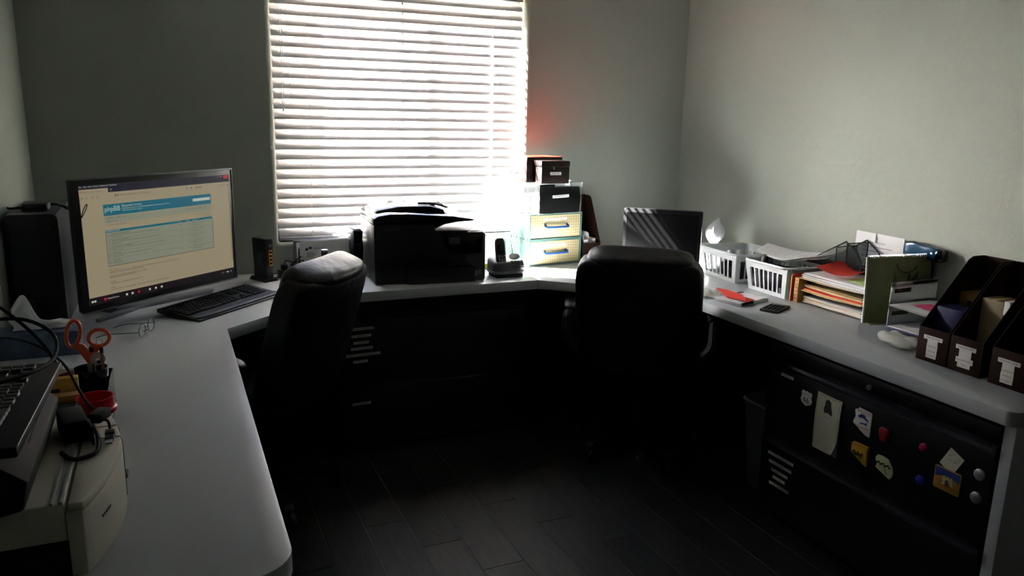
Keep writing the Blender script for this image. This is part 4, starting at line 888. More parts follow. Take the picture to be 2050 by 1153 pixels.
kp_ = obj('keypad', G().cyl((0, -0.014, -0.012), 0.007, 0.002, 'y', n=16), 'mid_grey', parent=h); kp_.matrix_local = HM
g = G()
for r in range(4):
    for c in range(3): g.box(((c-1)*0.012, -0.0138, -0.026-r*0.0098), (0.0088, 0.002, 0.0058), 0.0008)
for s in (-1, 1): g.box((s*0.015, -0.0138, -0.008), (0.007, 0.002, 0.007), 0.0008); g.box((s*0.015, -0.0138, -0.018), (0.007, 0.002, 0.005), 0.0008)
kb_ = obj('number_keys', g, 'silver', parent=h); kb_['kind'] = 'stuff'; kb_.matrix_local = HM
BM = Matrix.Translation((0.037, -0.046, 0.066)) @ rotm(-42, 'X')
g = G().cyl((0, 0, 0.034), 0.024, 0.004, 'y', n=26, bev=0.001, M=Matrix.Diagonal((1.2, 1, 0.75, 1)))
d_ = obj('answer_dial', g, 'chrome', parent=t); d_.matrix_local = BM @ Matrix.Translation((-0.004, 0.0, 0.004))
g = G()
for r in range(4):
    for c in range(4): g.box(((c-1.5)*0.0165, -0.002, 0.010-r*0.0105), (0.0125, 0.004, 0.0062), 0.001)
k2 = obj('base_keys', g, 'black_plastic', parent=t); k2['kind'] = 'stuff'; k2.matrix_local = BM
obj('base_lettering', G().text('Panasonic', 0.006, frame((0, -0.0578, 0.028), (1, 0, 0), (0, 0, 1))), 'ink', parent=t, smooth=False)
t = thing('yellow_note_block', 'yellow note block between the office printer and cordless phone', 'note block', (1.425, 3.512, DZ), 0)
obj('block_wrapper', G().box((0, 0, 0.013), (0.055, 0.075, 0.026), 0.001), 'yellow', parent=t)
obj('top_sheet', G().box((0, 0, 0.0268), (0.054, 0.074, 0.0012)), 'paper', parent=t, smooth=False)
t = thing('white_folder', 'white folder leaning on the wall under the blind behind phone', 'folder', (1.475, 3.640, DZ), 0)
obj('cover', G().box((0, 0.0, 0.062), (0.21, 0.003, 0.124), 0.001, M=rotm(-9, 'X')), 'paper', parent=t)
obj('spine', G().box((0.107, 0.0, 0.062), (0.006, 0.012, 0.124), 0.001, M=rotm(-9, 'X')), 'teal_board', parent=t)

# teal chests of drawers with grid fronts, stacked
def chest(label, z, words, w=0.315, d=0.196, h=0.1325):
    t = thing('drawer_chest', label, 'drawer box', (1.790, 3.472, z), 6.5, 'teal card drawer boxes')
    g = G()
    for s in (-1, 1): g.box((s*(w/2-0.003), d/2, h/2), (0.006, d, h), 0.001)
    g.box((0, d/2, 0.003), (w, d, 0.006), 0.001).box((0, d/2, h-0.003), (w, d, 0.006), 0.001).box((0, d-0.002, h/2), (w, 0.004, h))
    obj('shell', g, 'teal_board', parent=t)
    dr = obj('drawer', G().box((0, 0.008, h/2), (w-0.016, 0.006, h-0.018), 0.001), 'grid_card', parent=t)
    g = G()
    for s in (-1, 1): g.box((s*(w/2-0.010), 0.090, h/2-0.01), (0.003, 0.16, h-0.04))
    g.box((0, 0.09, 0.012), (w-0.02, 0.16, 0.003)).box((0, 0.168, h/2-0.01), (w-0.02, 0.003, h-0.04))
    obj('drawer_box', g, 'grid_card', parent=dr)
    g = G().tube(curve([(-0.064, 0.004, 0.075), (-0.066, -0.008, 0.068), (-0.055, -0.014, 0.064), (0.055, -0.014, 0.064), (0.066, -0.008, 0.068), (0.064, 0.004, 0.075)], 4), 0.0058, 8)
    obj('handle', g, 'blue_handle', parent=dr)
    ls = obj('label_strip', G().box((-0.002, 0.0045, 0.102), (0.138, 0.001, 0.0125), M=rotm(-0.6, 'Y')), 'label_white', parent=dr, smooth=False)
    obj('lettering', G().text(words, 0.0076, frame((-0.002, 0.0038, 0.102), (1, 0, 0), (0, 0, 1)), 0.95), 'ink', parent=t, smooth=False)
    return t
chest('teal drawer box with cream grid front and blue handle, lower of the stacked pair', DZ, 'CABLE SUPPLIES')
chest('teal drawer box with cream grid front and blue handle, upper of the stacked pair', DZ+0.1332, 'GENERAL PROGRAM FOLDERS')
# clear file box with black hanging files
t = thing('file_box', 'clear plastic file box with black folders inside, on the teal drawer boxes', 'file box', (1.792, 3.440, DZ+0.2664), 7.5)
w, d, h = 0.262, 0.205, 0.150
g = G().box((0, d/2, 0.002), (w-0.01, d, 0.003))
for s in (-1, 1): g.box((s*(w/2-0.004), d/2, h/2), (0.0025, d, h)); 
g.box((0, d-0.0015, h/2), (w-0.008, 0.0025, h))
obj('clear_front_wall', G().box((0, 0.0015, h/2), (w-0.010, 0.0015, h)), 'clear_front', parent=t)
obj('clear_shell', g, 'clear_lid', parent=t)
obj('clear_lid', G().box((0, d/2, h+0.004), (w+0.010, d+0.008, 0.004), 0.0015), 'clear_lid', parent=t)
obj('lid_rim', G().box((0.045, -0.003, h-0.006), (0.17, 0.002, 0.018)), 'clear_lid', parent=t)
g = G().prism([(-0.118, 0.004), (0.118, 0.004), (0.126, 0.075), (0.120, 0.092), (0.117, 0.132), (0.110, 0.138), (-0.012, 0.138), (-0.014, 0.147), (-0.116, 0.147), (-0.118, 0.10), (-0.124, 0.09)], 0.005, 0.009, 'xz', 0.001)
obj('hanging_folder', g, 'matte_black', parent=t)
for i in range(5): obj('hanging_folder', G().box((0, 0.028+i*0.033, 0.068), (0.232, 0.006, 0.126), 0.001), 'matte_black', parent=t)
ls = obj('label_strip', G().box((0, -0.0012, 0.088), (0.100, 0.001, 0.0150), M=rotm(-1.6, 'Y')), 'label_white', parent=t, smooth=False)
obj('lettering', G().text('MISCELLANEOUS', 0.0086, frame((0, -0.0022, 0.088), (1, 0, 0.028), (-0.028, 0, 1))), 'ink', parent=ls, smooth=False)
# brown boxes on top
t = thing('brown_box', 'large dark brown lidded box, back one on top of the file box', 'box', (1.712, 3.468, DZ+0.2664+0.1568), 8)
w, d, h = 0.212, 0.145, 0.125
obj('box_base', G().box((0, d/2, 0.020), (w+0.004, d+0.004, 0.038), 0.001), 'brown_leather', parent=t)
obj('box_lid', G().box((0, d/2, 0.080), (w, d, 0.085), 0.002), 'brown_leather', parent=t)
obj('lid_glow_sheet', G().box((0, d/2, 0.1232), (w-0.004, d-0.004, 0.0012)), 'red_gloss', parent=t, label='glossy red sheet added to throw a red glow on the wall')  # added sheet, redder than the box, to bounce red light onto the wall
obj('lid_seam', G().box((0, d/2, 0.0385), (w+0.005, d+0.005, 0.0016)), 'brown_inner', parent=t)
t = thing('brown_box', 'small dark brown box with latch and white label, front one on the file box', 'box', (1.716, 3.375, DZ+0.2664+0.1568), 0)
w, d, h = 0.150, 0.085, 0.108
t.location = (1.722, 3.446, DZ+0.2664+0.1568); 
t.location.y = 3.366
obj('box_base', G().box((0, d/2, 0.041), (w, d, 0.080), 0.002), 'brown_leather', parent=t)
obj('box_lid', G().box((0, d/2+0.001, 0.096), (w+0.005, d+0.005, 0.026), 0.003), 'brown_leather', parent=t)
obj('lid_rail', G().box((0, -0.0015, 0.0835), (w-0.010, 0.003, 0.003)), 'brown_inner', parent=t)
obj('latch', G().box((-0.012, -0.0036, 0.078), (0.005, 0.004, 0.012), 0.001), 'silver', parent=t)
ls = obj('label_strip', G().box((0, -0.0006, 0.050), (0.060, 0.001, 0.0145)), 'label_white', parent=t, smooth=False)
obj('lettering', G().text('EMPTY CDS', 0.0078, frame((0, -0.0014, 0.050), (1, 0, 0), (0, 0, 1))), 'ink', parent=ls, smooth=False)

# magazine files
def magfile(label, loc, rz, words=None, w=0.108, d=0.255, hb=0.318, hf=0.11, m='brown_board', group=None, plain=False):
    t = thing('magazine_file', label, 'magazine file', loc, rz, group)
    side = [(0.0, 0.0), (0.0, hf), (d-0.075, hb-0.010), (d-0.055, hb), (d, hb), (d, 0.0)]
    for s in (-1, 1): obj('side_panel', G().prism(side, s*(w/2-0.0015)-0.0014, s*(w/2-0.0015)+0.0014, 'yz', 0.0006), m, parent=t)
    fpn = obj('front_panel', G().box((0, 0.0014, hf/2), (w-0.004, 0.0028, hf), 0.0008), m, parent=t)
    obj('back_panel', G().box((0, d-0.0014, hb/2), (w-0.004, 0.0028, hb), 0.0008), m, parent=t)
    obj('bottom_panel', G().box((0, d/2, 0.0016), (w-0.004, d-0.002, 0.003)), m, parent=t)
    if words:
        for i, (s_, ww, z) in enumerate(words):
            ls = obj('label_strip', G().box((0, -0.0006-0.0002*(i % 2), z), (ww, 0.0008, 0.0165 if i else 0.013)), 'label_white', parent=t, smooth=False)
            if s_: obj('lettering', G().text(s_, 0.0066, frame((0, -0.0014, z), (1, 0, 0), (0, 0, 1)), min(1, ww*0.8/(0.0066*0.6*len(s_)))), 'ink', parent=ls, smooth=False)
    return t
magfile('brown magazine file holding papers, right of the teal drawer boxes', (2.016, 3.50, DZ), 4, None, w=0.112, d=0.18, hb=0.335, hf=0.098, m='brown_board')
t = thing('paper_booklets', 'white booklets standing inside the magazine file beside the teal boxes', 'booklets', (2.013, 3.572, DZ+0.004), 4)
for i, (x, y, w_, h_, a) in enumerate(((-0.040, 0.0, 0.003, 0.135, 2), (-0.024, -0.01, 0.026, 0.110, -4), (-0.002, 0.01, 0.002, 0.150, -8), (0.006, 0.012, 0.002, 0.146, -8), (0.013, 0.014, 0.002, 0.140, -8), (0.032, 0.0, 0.022, 0.112, -3))):
    obj('booklet', G().box((x, y, h_/2+0.001), (w_, 0.09, h_), 0.0006, M=rotm(a, 'Y')), 'paper', parent=t, smooth=False)
obj('price_tag', G().box((0.035, -0.0865, 0.062), (0.034, 0.0012, 0.028), M=rotm(4, 'Y')), 'label_white', parent=t, smooth=False).location = (0, 0.037, 0)

# dark monitor in the corner
t = thing('computer_monitor', 'dark switched-off monitor in the right corner behind the office chair', 'monitor', (2.262, 3.232, DZ), -44)
W, H, z0 = 0.394, 0.262, 0.035
obj('housing', G().prism(rrect(W, H, 0.010, cy=z0+H/2), 0.0, 0.035, 'xz', 0.002, M=Matrix.Translation((0, 0, 0)) @ rotm(0, 'X')), 'black_plastic', parent=t)
obj('screen', G().box((0, -0.0004, z0+H/2+0.003), (W-0.034, 0.001, H-0.046)), 'screen_black', parent=t, smooth=False)
obj('stand_neck', G().box((0, 0.055, 0.09), (0.06, 0.03, 0.16), 0.006), 'black_plastic', parent=t)
obj('stand_base', G().prism(rrect(0.22, 0.16, 0.05, cy=0.05), 0.0, 0.012, 'xy', 0.003), 'black_plastic', parent=t)

# ---------------------------------------------------------------- right desk
mat('mesh_black', (16, 16, 18), 0.5, alpha=0.22); mat('faint_ink', (168, 170, 178), 0.8)
mat('tan_card', (176, 132, 78), 0.7, var=0.15, vscale=30)
def basket(label, loc, rz, w=0.262, d=0.285, h=0.135, nf=7, ns=7):
    t = thing('plastic_basket', label, 'basket', loc, rz, 'white slotted baskets')
    tp = 0.018
    def pt(face, u, z, off=0):      # u in -1..1 along the face, taper grows with height
        hw = w/2 + tp*(z/h) + off; hd = d/2 + tp*(z/h) + off; cy = d/2
        return {'f': (u*hw, cy-hd, z), 'b': (-u*hw, cy+hd, z), 'l': (-hw, cy-u*hd, z), 'r': (hw, cy+u*hd, z)}[face]
    def bar(g, face, u0, u1, z0, z1):
        o = [pt(face, u0, z0), pt(face, u1, z0), pt(face, u1, z1), pt(face, u0, z1)]
        i_ = [pt(face, u0, z0, -0.0024), pt(face, u1, z0, -0.0024), pt(face, u1, z1, -0.0024), pt(face, u0, z1, -0.0024)]
        g.raw(o+i_, [(0, 1, 2, 3), (7, 6, 5, 4), (0, 4, 5, 1), (1, 5, 6, 2), (2, 6, 7, 3), (3, 7, 4, 0)])
    g = G().box((0, d/2, 0.0015), (w-0.002, d-0.002, 0.003))
    for face, n in (('f', nf), ('b', nf), ('l', ns), ('r', ns)):
        bar(g, face, -1, 1, 0.0, 0.018); bar(g, face, -1, 1, h-0.030, h)
        e0 = 0.80; bar(g, face, -1, -e0, 0.018, h-0.030); bar(g, face, e0, 1, 0.018, h-0.030)
        for i in range(1, n):
            u = -e0+2*e0*i/n; bar(g, face, u-0.034, u+0.034, 0.018, h-0.030)
    obj('basket_wall', g, 'white_plastic', parent=t, smooth=False)
    R = rrect(w+2*tp+0.010, d+2*tp+0.010, 0.035, 5, 0, d/2)
    obj('rim', G().tube([(x, y, h) for x, y in R], 0.0058, 8, closed=True), 'white_plastic', parent=t)
    return t
basket('white slotted plastic basket nearest the dark monitor, rear one of the pair', (2.402, 2.936, DZ), -94, d=0.235)
basket('white slotted plastic basket heaped with papers, front one of the pair', (2.386, 2.588, DZ), -90, w=0.228, d=0.255, nf=7)
t = thing('black_pouch', 'black pouch lying inside the rear white basket', 'pouch', (2.52, 2.90, DZ+0.0035), 0)
obj('pouch_body', G().cushion((0, 0, 0.036), (0.19, 0.19, 0.070), 5, 8, fn=lambda q: Vector((q.x, q.y, q.z+0.008*noise.noise(q*22)))), 'matte_black', parent=t)
obj('zip_pull', G().box((-0.0955, -0.05, 0.03), (0.003, 0.006, 0.012), 0.001), 'silver', parent=t)
t = thing('black_tool_case', 'black hard case inside the front white basket under papers', 'case', (2.505, 2.575, DZ+0.0035), 0)
obj('case_body', G().box((0, 0, 0.048), (0.205, 0.17, 0.092), 0.008), 'matte_black', parent=t)
obj('case_latch', G().box((-0.104, -0.055, 0.02), (0.003, 0.018, 0.028), 0.001), 'mid_grey', parent=t)
t = thing('brown_grip', 'dark brown rounded grip poking over the front basket rim', 'tool', (2.425, 2.662, DZ+0.0965), 0)
obj('grip_body', G().cushion((0, 0, 0.032), (0.032, 0.036, 0.066), 3, 8, M=rotm(12, 'Y')), 'brown_leather', parent=t)
t = thing('binder_ring', 'black ring fitting beside the brown grip in front basket', 'ring', (2.432, 2.628, DZ+0.118), 30)
obj('ring', G().tube([(0.018*math.cos(a), 0.004*math.sin(a), 0.020+0.017*math.sin(a)) for a in [2*PI*i/20 for i in range(20)]], 0.0026, 7, closed=True), 'matte_black', parent=t)
t = thing('black_bar', 'black bar lying across the front basket under the papers', 'tool', (2.445, 2.56, DZ+0.1005), -62)
obj('bar_body', G().box((0, 0, 0.014), (0.19, 0.03, 0.024), 0.004, M=rotm(3, 'Y')), 'black_plastic', parent=t)
def paper_pile(label, x, y, z, rz, pts_fn, n, m='paper', name='paper_sheet', grp=None):
    pass
t = thing('printed_papers', 'curled printed sheets spread over the front white basket', 'papers', (2.60, 2.62, DZ), 0)
def ps(k):
    def f(u, v):
        # u along the wall, v away from it
        P00 = Vector((2.640, 2.860, 0.905)); P10 = Vector((2.660, 2.40, 0.926)); P01 = Vector((2.455, 2.735, 0.902)); P11 = Vector((2.405, 2.498, 0.898))
        p = P00*(1-u)*(1-v)+P10*u*(1-v)+P01*(1-u)*v+P11*u*v
        p.z += -0.020*math.sin(PI*u)*(0.4+0.6*(1-v)) + 0.022*(1-v)**2*u*0.6 + 0.0028*k + 0.010
        p.x -= 0.006*k; p.y += 0.004*k*(-1)**k
        return (p.x-2.60, p.y-2.62, p.z-DZ)
    return f
for k in range(3): 
    sh_ = obj('sheet', G().sheet(ps(k), 16, 10, 0.0004), 'paper', parent=t, ang=180)
g = G()
for r in range(9):
    for c in range(11):
        if random.random() < 0.25: continue
        u0 = 0.08+0.078*c; v0 = 0.12+0.085*r; u1 = u0+0.055*random.uniform(0.5, 1); v1 = v0+0.018; f = ps(2)
        q = [Vector(f(a, b))+Vector((0, 0, 0.0011)) for a, b in ((u0, v0), (u1, v0), (u1, v1), (u0, v1))]; g.raw(q, [(0, 1, 2, 3)])
obj('faint_print', g, 'faint_ink', parent=sh_, smooth=False)['kind'] = 'stuff'

# tissue box by the corner
t = thing('tissue_box', 'pale tissue box with raised tissue in the corner behind the baskets', 'tissue box', (2.585, 3.215, DZ), 0)
obj('carton', G().box((0, 0, 0.055), (0.118, 0.118, 0.110), 0.0015), 'white_plastic', parent=t)
def tf2(u, v):
    a = 2*PI*u; r = (0.006+0.036*math.sin(PI*min(1.0, v*1.02)**0.85)**0.9)*(1+0.22*math.sin(3*a+1)+0.10*math.sin(5*a+v*3)) if v < 0.98 else 0.002
    return (r*math.cos(a)*1.05+0.016*v*v, r*math.sin(a)*0.9-0.012*v*v, 0.110+0.128*v*(1-0.12*math.cos(a)) + 0.004*noise.noise(Vector((math.cos(a)*2, math.sin(a)*2, v*6))))
obj('tissue', G().sheet(tf2, 40, 16, 0.0003), 'tissue', parent=t, ang=180)
t = thing('paper_tag', 'small white paper scrap by the rear basket corner', 'paper', (2.40, 3.125, DZ), 0)
obj('scrap', G().box((0, 0, 0.006), (0.05, 0.03, 0.001), M=rotm(10, 'Y')).box((0.01, 0.01, 0.002), (0.06, 0.04, 0.001), M=rotm(-2, 'Y')), 'paper', parent=t, smooth=False)

# crumpled wrappers, pad with red envelope, calculator
t = thing('crumpled_wrapper', 'crumpled thin white wrapper left of the red envelope', 'wrapper', (2.125, 2.630, DZ), 0)
obj('wrapper_sheet', G().sheet(lambda u, v: ((u-0.5)*0.15+0.02*(v-0.5), (v-0.5)*0.10-0.03*(u-0.5), 0.008+0.020*abs(noise.noise(Vector((u*4, v*4, 5))))+0.010*math.sin(PI*u)*math.sin(PI*v)), 16, 12, 0.0004), 'bag_plastic', parent=t, ang=20)
t = thing('writing_pad', 'white writing pad with dark lower edge under the red envelope', 'notepad', (2.185, 2.512, DZ), 13)
obj('pad_block', G().box((0, 0, 0.006), (0.185, 0.135, 0.010), 0.001), 'paper', parent=t)
obj('loose_sheet', G().sheet(lambda u, v: ((u-0.5)*0.20-0.008, (v-0.5)*0.14+0.004, 0.0125+0.010*(1-u)**3*0.3+0.012*max(0, u-0.55)*(1-v)), 10, 6, 0.0004), 'paper', parent=t)
obj('dark_binding', G().tube(curve([(-0.085, -0.066, 0.008), (-0.05, -0.074, 0.012), (-0.02, -0.070, 0.010)], 4), 0.006, 8), 'matte_black', parent=t)
obj('pen', G().tube([(-0.02, 0.075, 0.0125), (0.098, 0.066, 0.0125)], 0.0035, 8), 'black_plastic', parent=t)
t = thing('red_envelope', 'bright red folded envelope lying on the white writing pad', 'envelope', (2.168, 2.535, DZ+0.0165), 0)
obj('envelope_body', G().sheet(lambda u, v: (-0.051+0.057*v+0.027*u, -0.010-0.103*u+0.028*v, 0.002+0.004*u*(1-u)), 10, 5, 0.0008), 'red_folder', parent=t)
obj('raised_flap', G().sheet(lambda u, v: (-0.051+0.027*u+0.020*v-0.008*u*v, -0.010-0.095*u+0.100*v-0.055*u*v, 0.0035+0.017*v+0.004*math.sin(PI*u)*v), 10, 5, 0.0008), 'red_paper', parent=t)
t = thing('calculator', 'small grey calculator with black keys near the desk edge', 'calculator', (2.214, 2.342, DZ), 27)
obj('calculator_body', G().box((0, 0, 0.006), (0.134, 0.076, 0.011), 0.003), 'dark_grey', parent=t)
obj('display', G().box((0.048, 0, 0.0118), (0.022, 0.058, 0.001), 0.0003), 'mid_grey', parent=t)
key_me = None
for r in range(5):
    for c in range(4):
        if key_me is None: o = obj('key', G().box((0, 0, 0), (0.013, 0.0105, 0.003), 0.0008), 'matte_black', parent=t); key_me = o.data
        else: o = bpy.data.objects.new('key', key_me); C.objects.link(o); o.parent = t
        o.location = (0.024-r*0.0185, -0.0245+c*0.0163, 0.0125)

# standing cards and folders between basket and letter tray
for (nm, lb, m_, y, th, hh, dx) in (('clear_sleeve', 'clear plastic sleeve standing at the front basket side', 'clear_lid', 2.460, 0.001, 0.135, 0.0), ('green_folder', 'thin green folder standing left of the red folder', 'green_paper', 2.457, 0.002, 0.112, -0.002), ('red_folder', 'narrow red folder standing between basket and tan file', 'red_folder', 2.4525, 0.004, 0.110, -0.004)):
    t = thing(nm, lb, 'folder', (2.386+dx, y-0.013, DZ), -90)
    obj('cover', G().box((0, 0.11, hh/2+0.0006), (th, 0.22, hh), 0.0004), m_, parent=t, smooth=False)
    obj('tab', G().box((0, 0.03, hh+0.004), (th*0.7, 0.05, 0.010), 0.0003), m_, parent=t, smooth=False)
t = thing('tan_file', 'tan ruled card file standing left of the letter tray', 'file', (2.388, 2.419, DZ), -90)
obj('file_body', G().box((0, 0.11, 0.053), (0.024, 0.215, 0.105), 0.002), 'tan_card', parent=t)
g = G()
for i in range(6): g.box((0.001, -0.0002+0.0021, 0.018+i*0.015), (0.018, 0.0012, 0.0012))
obj('ruled_marks', g, 'brown_board', parent=t, smooth=False)

# letter tray with three heaps
t = thing('letter_tray', 'dark three-tier letter tray stuffed with folders and papers', 'letter tray', (2.430, 2.248, DZ), -90)
for s in (-1, 1): obj('side_panel', G().box((s*0.154, 0.118, 0.056), (0.006, 0.225, 0.112), 0.001), 'brown_board', parent=t)
for z in (0.003, 0.050, 0.100): obj('shelf', G().box((0, 0.118, z), (0.304, 0.225, 0.004), 0.001), 'brown_board', parent=t)
def heap(name, label, cat, layers, z, w0, zoff=0.0, bow=0.0):
    tt = thing(name, label, cat, (2.425, 2.246, z), -90)
    zz = 0.0
    for (m_, th, dx, dy, rot, sag) in layers:
        def f(u, v, th=th, dx=dx, dy=dy, rot=rot, sag=sag, zz=zz):
            x = (u-0.5)*w0; y = (v)*0.225; c, s_ = math.cos(math.radians(rot)), math.sin(math.radians(rot))
            return (x*c-y*s_+dx, x*s_+y*c+dy, zz+0.0002+sag*math.sin(PI*u)*(1-v)*-1 + 0.0012*noise.noise(Vector((u*3, v*3, zz*100))))
        o = obj('sheet', G().sheet(lambda u, v: f(u, v), 12, 5, -th*0.72), m_, parent=tt)
        zz += th*0.86
    return tt
heap('paper_heap', 'white and manila papers on the lowest letter tray shelf', 'papers', [('manila', 0.004, 0.0, -0.012, 1, 0), ('paper', 0.003, 0.006, -0.015, 0.5, 0), ('paper', 0.003, -0.004, -0.010, -1.5, 0), ('pink_paper', 0.002, 0.0, -0.006, 1, 0), ('paper', 0.004, 0.004, -0.013, -0.5, 0), ('manila', 0.004, 0.012, -0.016, 2, 0), ('paper', 0.004, -0.006, -0.010, -1, 0), ('paper', 0.003, 0.0, -0.005, 1, 0), ('paper', 0.002, -0.004, -0.012, 0, 0)], DZ+0.006, 0.300)
heap('folder_heap', 'manila, red and green folders on the middle letter tray shelf', 'folders', [('manila', 0.003, 0.004, -0.028, 1.5, 0.004), ('manila', 0.004, 0.0, -0.018, -1, 0.003), ('red_folder', 0.004, 0.004, -0.013, 1, 0.003), ('red_folder', 0.003, -0.003, -0.006, -1, 0.002), ('green_paper', 0.004, 0.006, -0.004, 0, 0.002), ('paper', 0.003, 0.004, -0.008, 1, 0.002), ('manila', 0.005, -0.004, -0.012, -1, 0.002), ('manila', 0.002, -0.006, -0.002, 0, 0.001)], DZ+0.056, 0.300)
heap('paper_heap', 'thick heap of white papers on the topmost letter tray shelf', 'papers', [('manila', 0.0025, 0.0, -0.030, 1.5, 0.003), ('paper', 0.004, 0.004, -0.020, -1, 0.003), ('paper', 0.0035, -0.002, -0.018, 0.5, 0.002), ('paper', 0.0035, 0.004, -0.012, -0.5, 0.002), ('paper', 0.0035, -0.004, -0.014, 1.5, 0.002), ('paper', 0.0035, 0.002, -0.004, -1, 0.001), ('paper', 0.003, -0.004, -0.008, 0.5, 0), ('paper', 0.002, 0.0, -0.003, 0, 0)], DZ+0.106, 0.322)
t = thing('green_sheet', 'pale green sheet on top of the letter tray papers', 'paper', (2.455, 2.150, DZ+0.1345), -90)
obj('sheet', G().sheet(lambda u, v: ((u-0.5)*0.13, v*0.12-0.01-0.03*u, 0.001+0.002*v), 5, 5, 0.0005), 'green_paper', parent=t)
t = thing('red_card', 'curved dark red card resting on the letter tray papers', 'card', (2.50, 2.265, DZ+0.138), -90)
obj('card_sheet', G().sheet(lambda u, v: ((u-0.5)*0.10+0.06*(u-0.2)*(1-v)*1.0-0.02, 0.13*v-0.085+0.03*u, 0.004+0.030*(0.5-u)**2*2+0.018*v*(1-u)+0.010*(1-u)), 12, 8, 0.0006), 'red_paper', parent=t)

# black mesh sorter, sheet, blue roll, calendar
t = thing('mesh_sorter', 'black wire mesh desk sorter with sloping sides behind the letter tray', 'sorter', (2.605, 2.33, DZ+0.1445), 0)
def mesh_side(x):
    A = [(0.205, 0.003), (0.0, 0.121), (-0.065, 0.079), (-0.085, 0.031), (-0.16, 0.021), (-0.16, 0.003)]
    g = G().prism(A, x-0.0006, x+0.0006, 'yz'); o = obj('mesh_panel', g, 'mesh_black', parent=t, smooth=False)
    obj('wire_edge', G().tube([(x, a, b) for a, b in A], 0.0032, 6, closed=True), 'matte_black', parent=o)
for x in (-0.055, 0.062): mesh_side(x)
for y, hh in ((0.047, 0.090), (-0.007, 0.113), (-0.085, 0.031)):
    o = obj('divider', G().box((0.003, y, hh/2), (0.115, 0.0012, hh-0.004)), 'mesh_black', parent=t, smooth=False)
    obj('divider_edge', G().tube([(-0.055, y, 0.004), (-0.055, y, hh), (0.062, y, hh), (0.062, y, 0.004)], 0.003, 6), 'matte_black', parent=o)
obj('tray_base', G().box((0.003, 0.022, 0.003), (0.118, 0.362, 0.004)), 'matte_black', parent=t)
t = thing('printed_sheet', 'white printed sheet with paper clip standing in the mesh sorter', 'paper', (2.677, 2.279, DZ+0.138), -90)
pg = obj('page', G().box((0.0, 0, 0.080), (0.238, 0.001, 0.160), M=rotm(0.5, 'Y')), 'paper', parent=t, smooth=False)
g = G()
MS = frame((0, -0.0009, 0.012), (1, 0, 0), (0, 0, 1))
g.text('What To Do About Your Shop Questions', 0.0074, MS @ Matrix.Translation((-0.02, 0.110, 0)), 0.85)
obj('heading', g, 'ink', parent=pg, smooth=False)
g = G()
for i, (a, b, v) in enumerate(((-0.085, 0.07, 0.090), (-0.085, 0.03, 0.072), (-0.085, 0.085, 0.052), (-0.085, -0.02, 0.046), (-0.085, 0.08, 0.028), (-0.085, 0.05, 0.018))): g.quad(a, v, b, v+0.0022, MS)
obj('text_lines', g, 'ink_grey', parent=pg, smooth=False)
obj('paper_clip', G().tube([(-0.016, -0.0022, 0.160), (-0.016, -0.0022, 0.124), (-0.008, -0.0022, 0.124), (-0.008, -0.0022, 0.146)], 0.0009, 6), 'ink', parent=pg)
t = thing('blue_pouch', 'shiny teal blue rolled pouch with dark end against the right wall', 'pouch', (2.655, 2.060, DZ), -90)
obj('pouch_body', G().cushion((0.012, 0, 0.268), (0.16, 0.050, 0.054), 6, 12, M=rotm(4, 'Y'), fn=lambda q: Vector((q.x, q.y, q.z*(1-0.12*(q.x/0.1)**2)+0.003*noise.noise(q*30)))), 'blue_foil', parent=t)
obj('dark_end', G().cushion((0.086, -0.001, 0.261), (0.034, 0.047, 0.050), 4, 8), 'gloss_black', parent=t)
obj('snap', G().cyl((0.062, -0.0255, 0.268), 0.004, 0.003, 'y', bev=0.0008), 'silver', parent=t)
obj('lower_bag', G().box((0.012, 0.006, 0.121), (0.07, 0.036, 0.238), 0.006), 'navy_plastic', parent=t)
t = thing('calendar', 'spiral-bound green desk calendar with floral picture, standing and curved', 'calendar', (2.388, 2.058, DZ), -14)
def calf(u, v): return (0.268*u + 0.004*(1-u), 0.006+0.018*v*v + 0.012*(1-v)*math.sin(PI*u)-0.004*u, 0.252*v*(1+0.03*u))
obj('picture_page', G().sheet(calf, 12, 12, 0.0022), 'calendar_green', parent=t, ang=60)
obj('page_block', G().sheet(lambda u, v: tuple(a+b for a, b in zip(calf(u*0.99, v), (-0.004, 0.004, -0.001))), 12, 12, 0.0035), 'paper', parent=t, ang=60)
g = G()
for i in range(30):
    x = 0.008+0.0087*i; p = calf(x/0.268, 1); g.tube([(p[0], p[1]-0.004, p[2]-0.006), (p[0], p[1]-0.002, p[2]+0.005), (p[0], p[1]+0.007, p[2]+0.004)], 0.0011, 5)
obj('spiral_binding', g, 'silver', parent=t)['kind'] = 'stuff'
g = G()
def onc(u, v, d=0.0022): p = calf(u, v); return (p[0], p[1]-d, p[2])
g.tube([onc(0.62+0.17*math.cos(a), 0.92+0.17*math.sin(a)) for a in [math.radians(190+10*i) for i in range(16)]], 0.0022, 5)
for (u, v) in ((0.72, 0.62), (0.66, 0.66), (0.78, 0.70), (0.70, 0.52)): g.tube([onc(u-0.02, v-0.06), onc(u, v), onc(u+0.02, v+0.07)], [0.0006, 0.0070, 0.0006], 6)
obj('leaf_print', g, 'leaf_dark', parent=t)
g = G()
for i in range(6): g.tube([onc(0.36+0.01*i, 0.55, 0.0016), onc(0.32+0.022*i, 0.72+0.03*(i % 3), 0.0016)], 0.0006, 5)
obj('twig_print', g, 'beige_box', parent=t)
obj('flower_print', G().tube([onc(0.50, 0.52), onc(0.52, 0.56), onc(0.55, 0.50)], [0.002, 0.007, 0.002], 6).tube([onc(0.53, 0.50), onc(0.57, 0.485)], [0.005, 0.001], 6), 'pink_paper', parent=t)
obj('stand_base', G().box((0.12, -0.012, 0.002), (0.22, 0.03, 0.003), 0.001), 'calendar_green', parent=t)

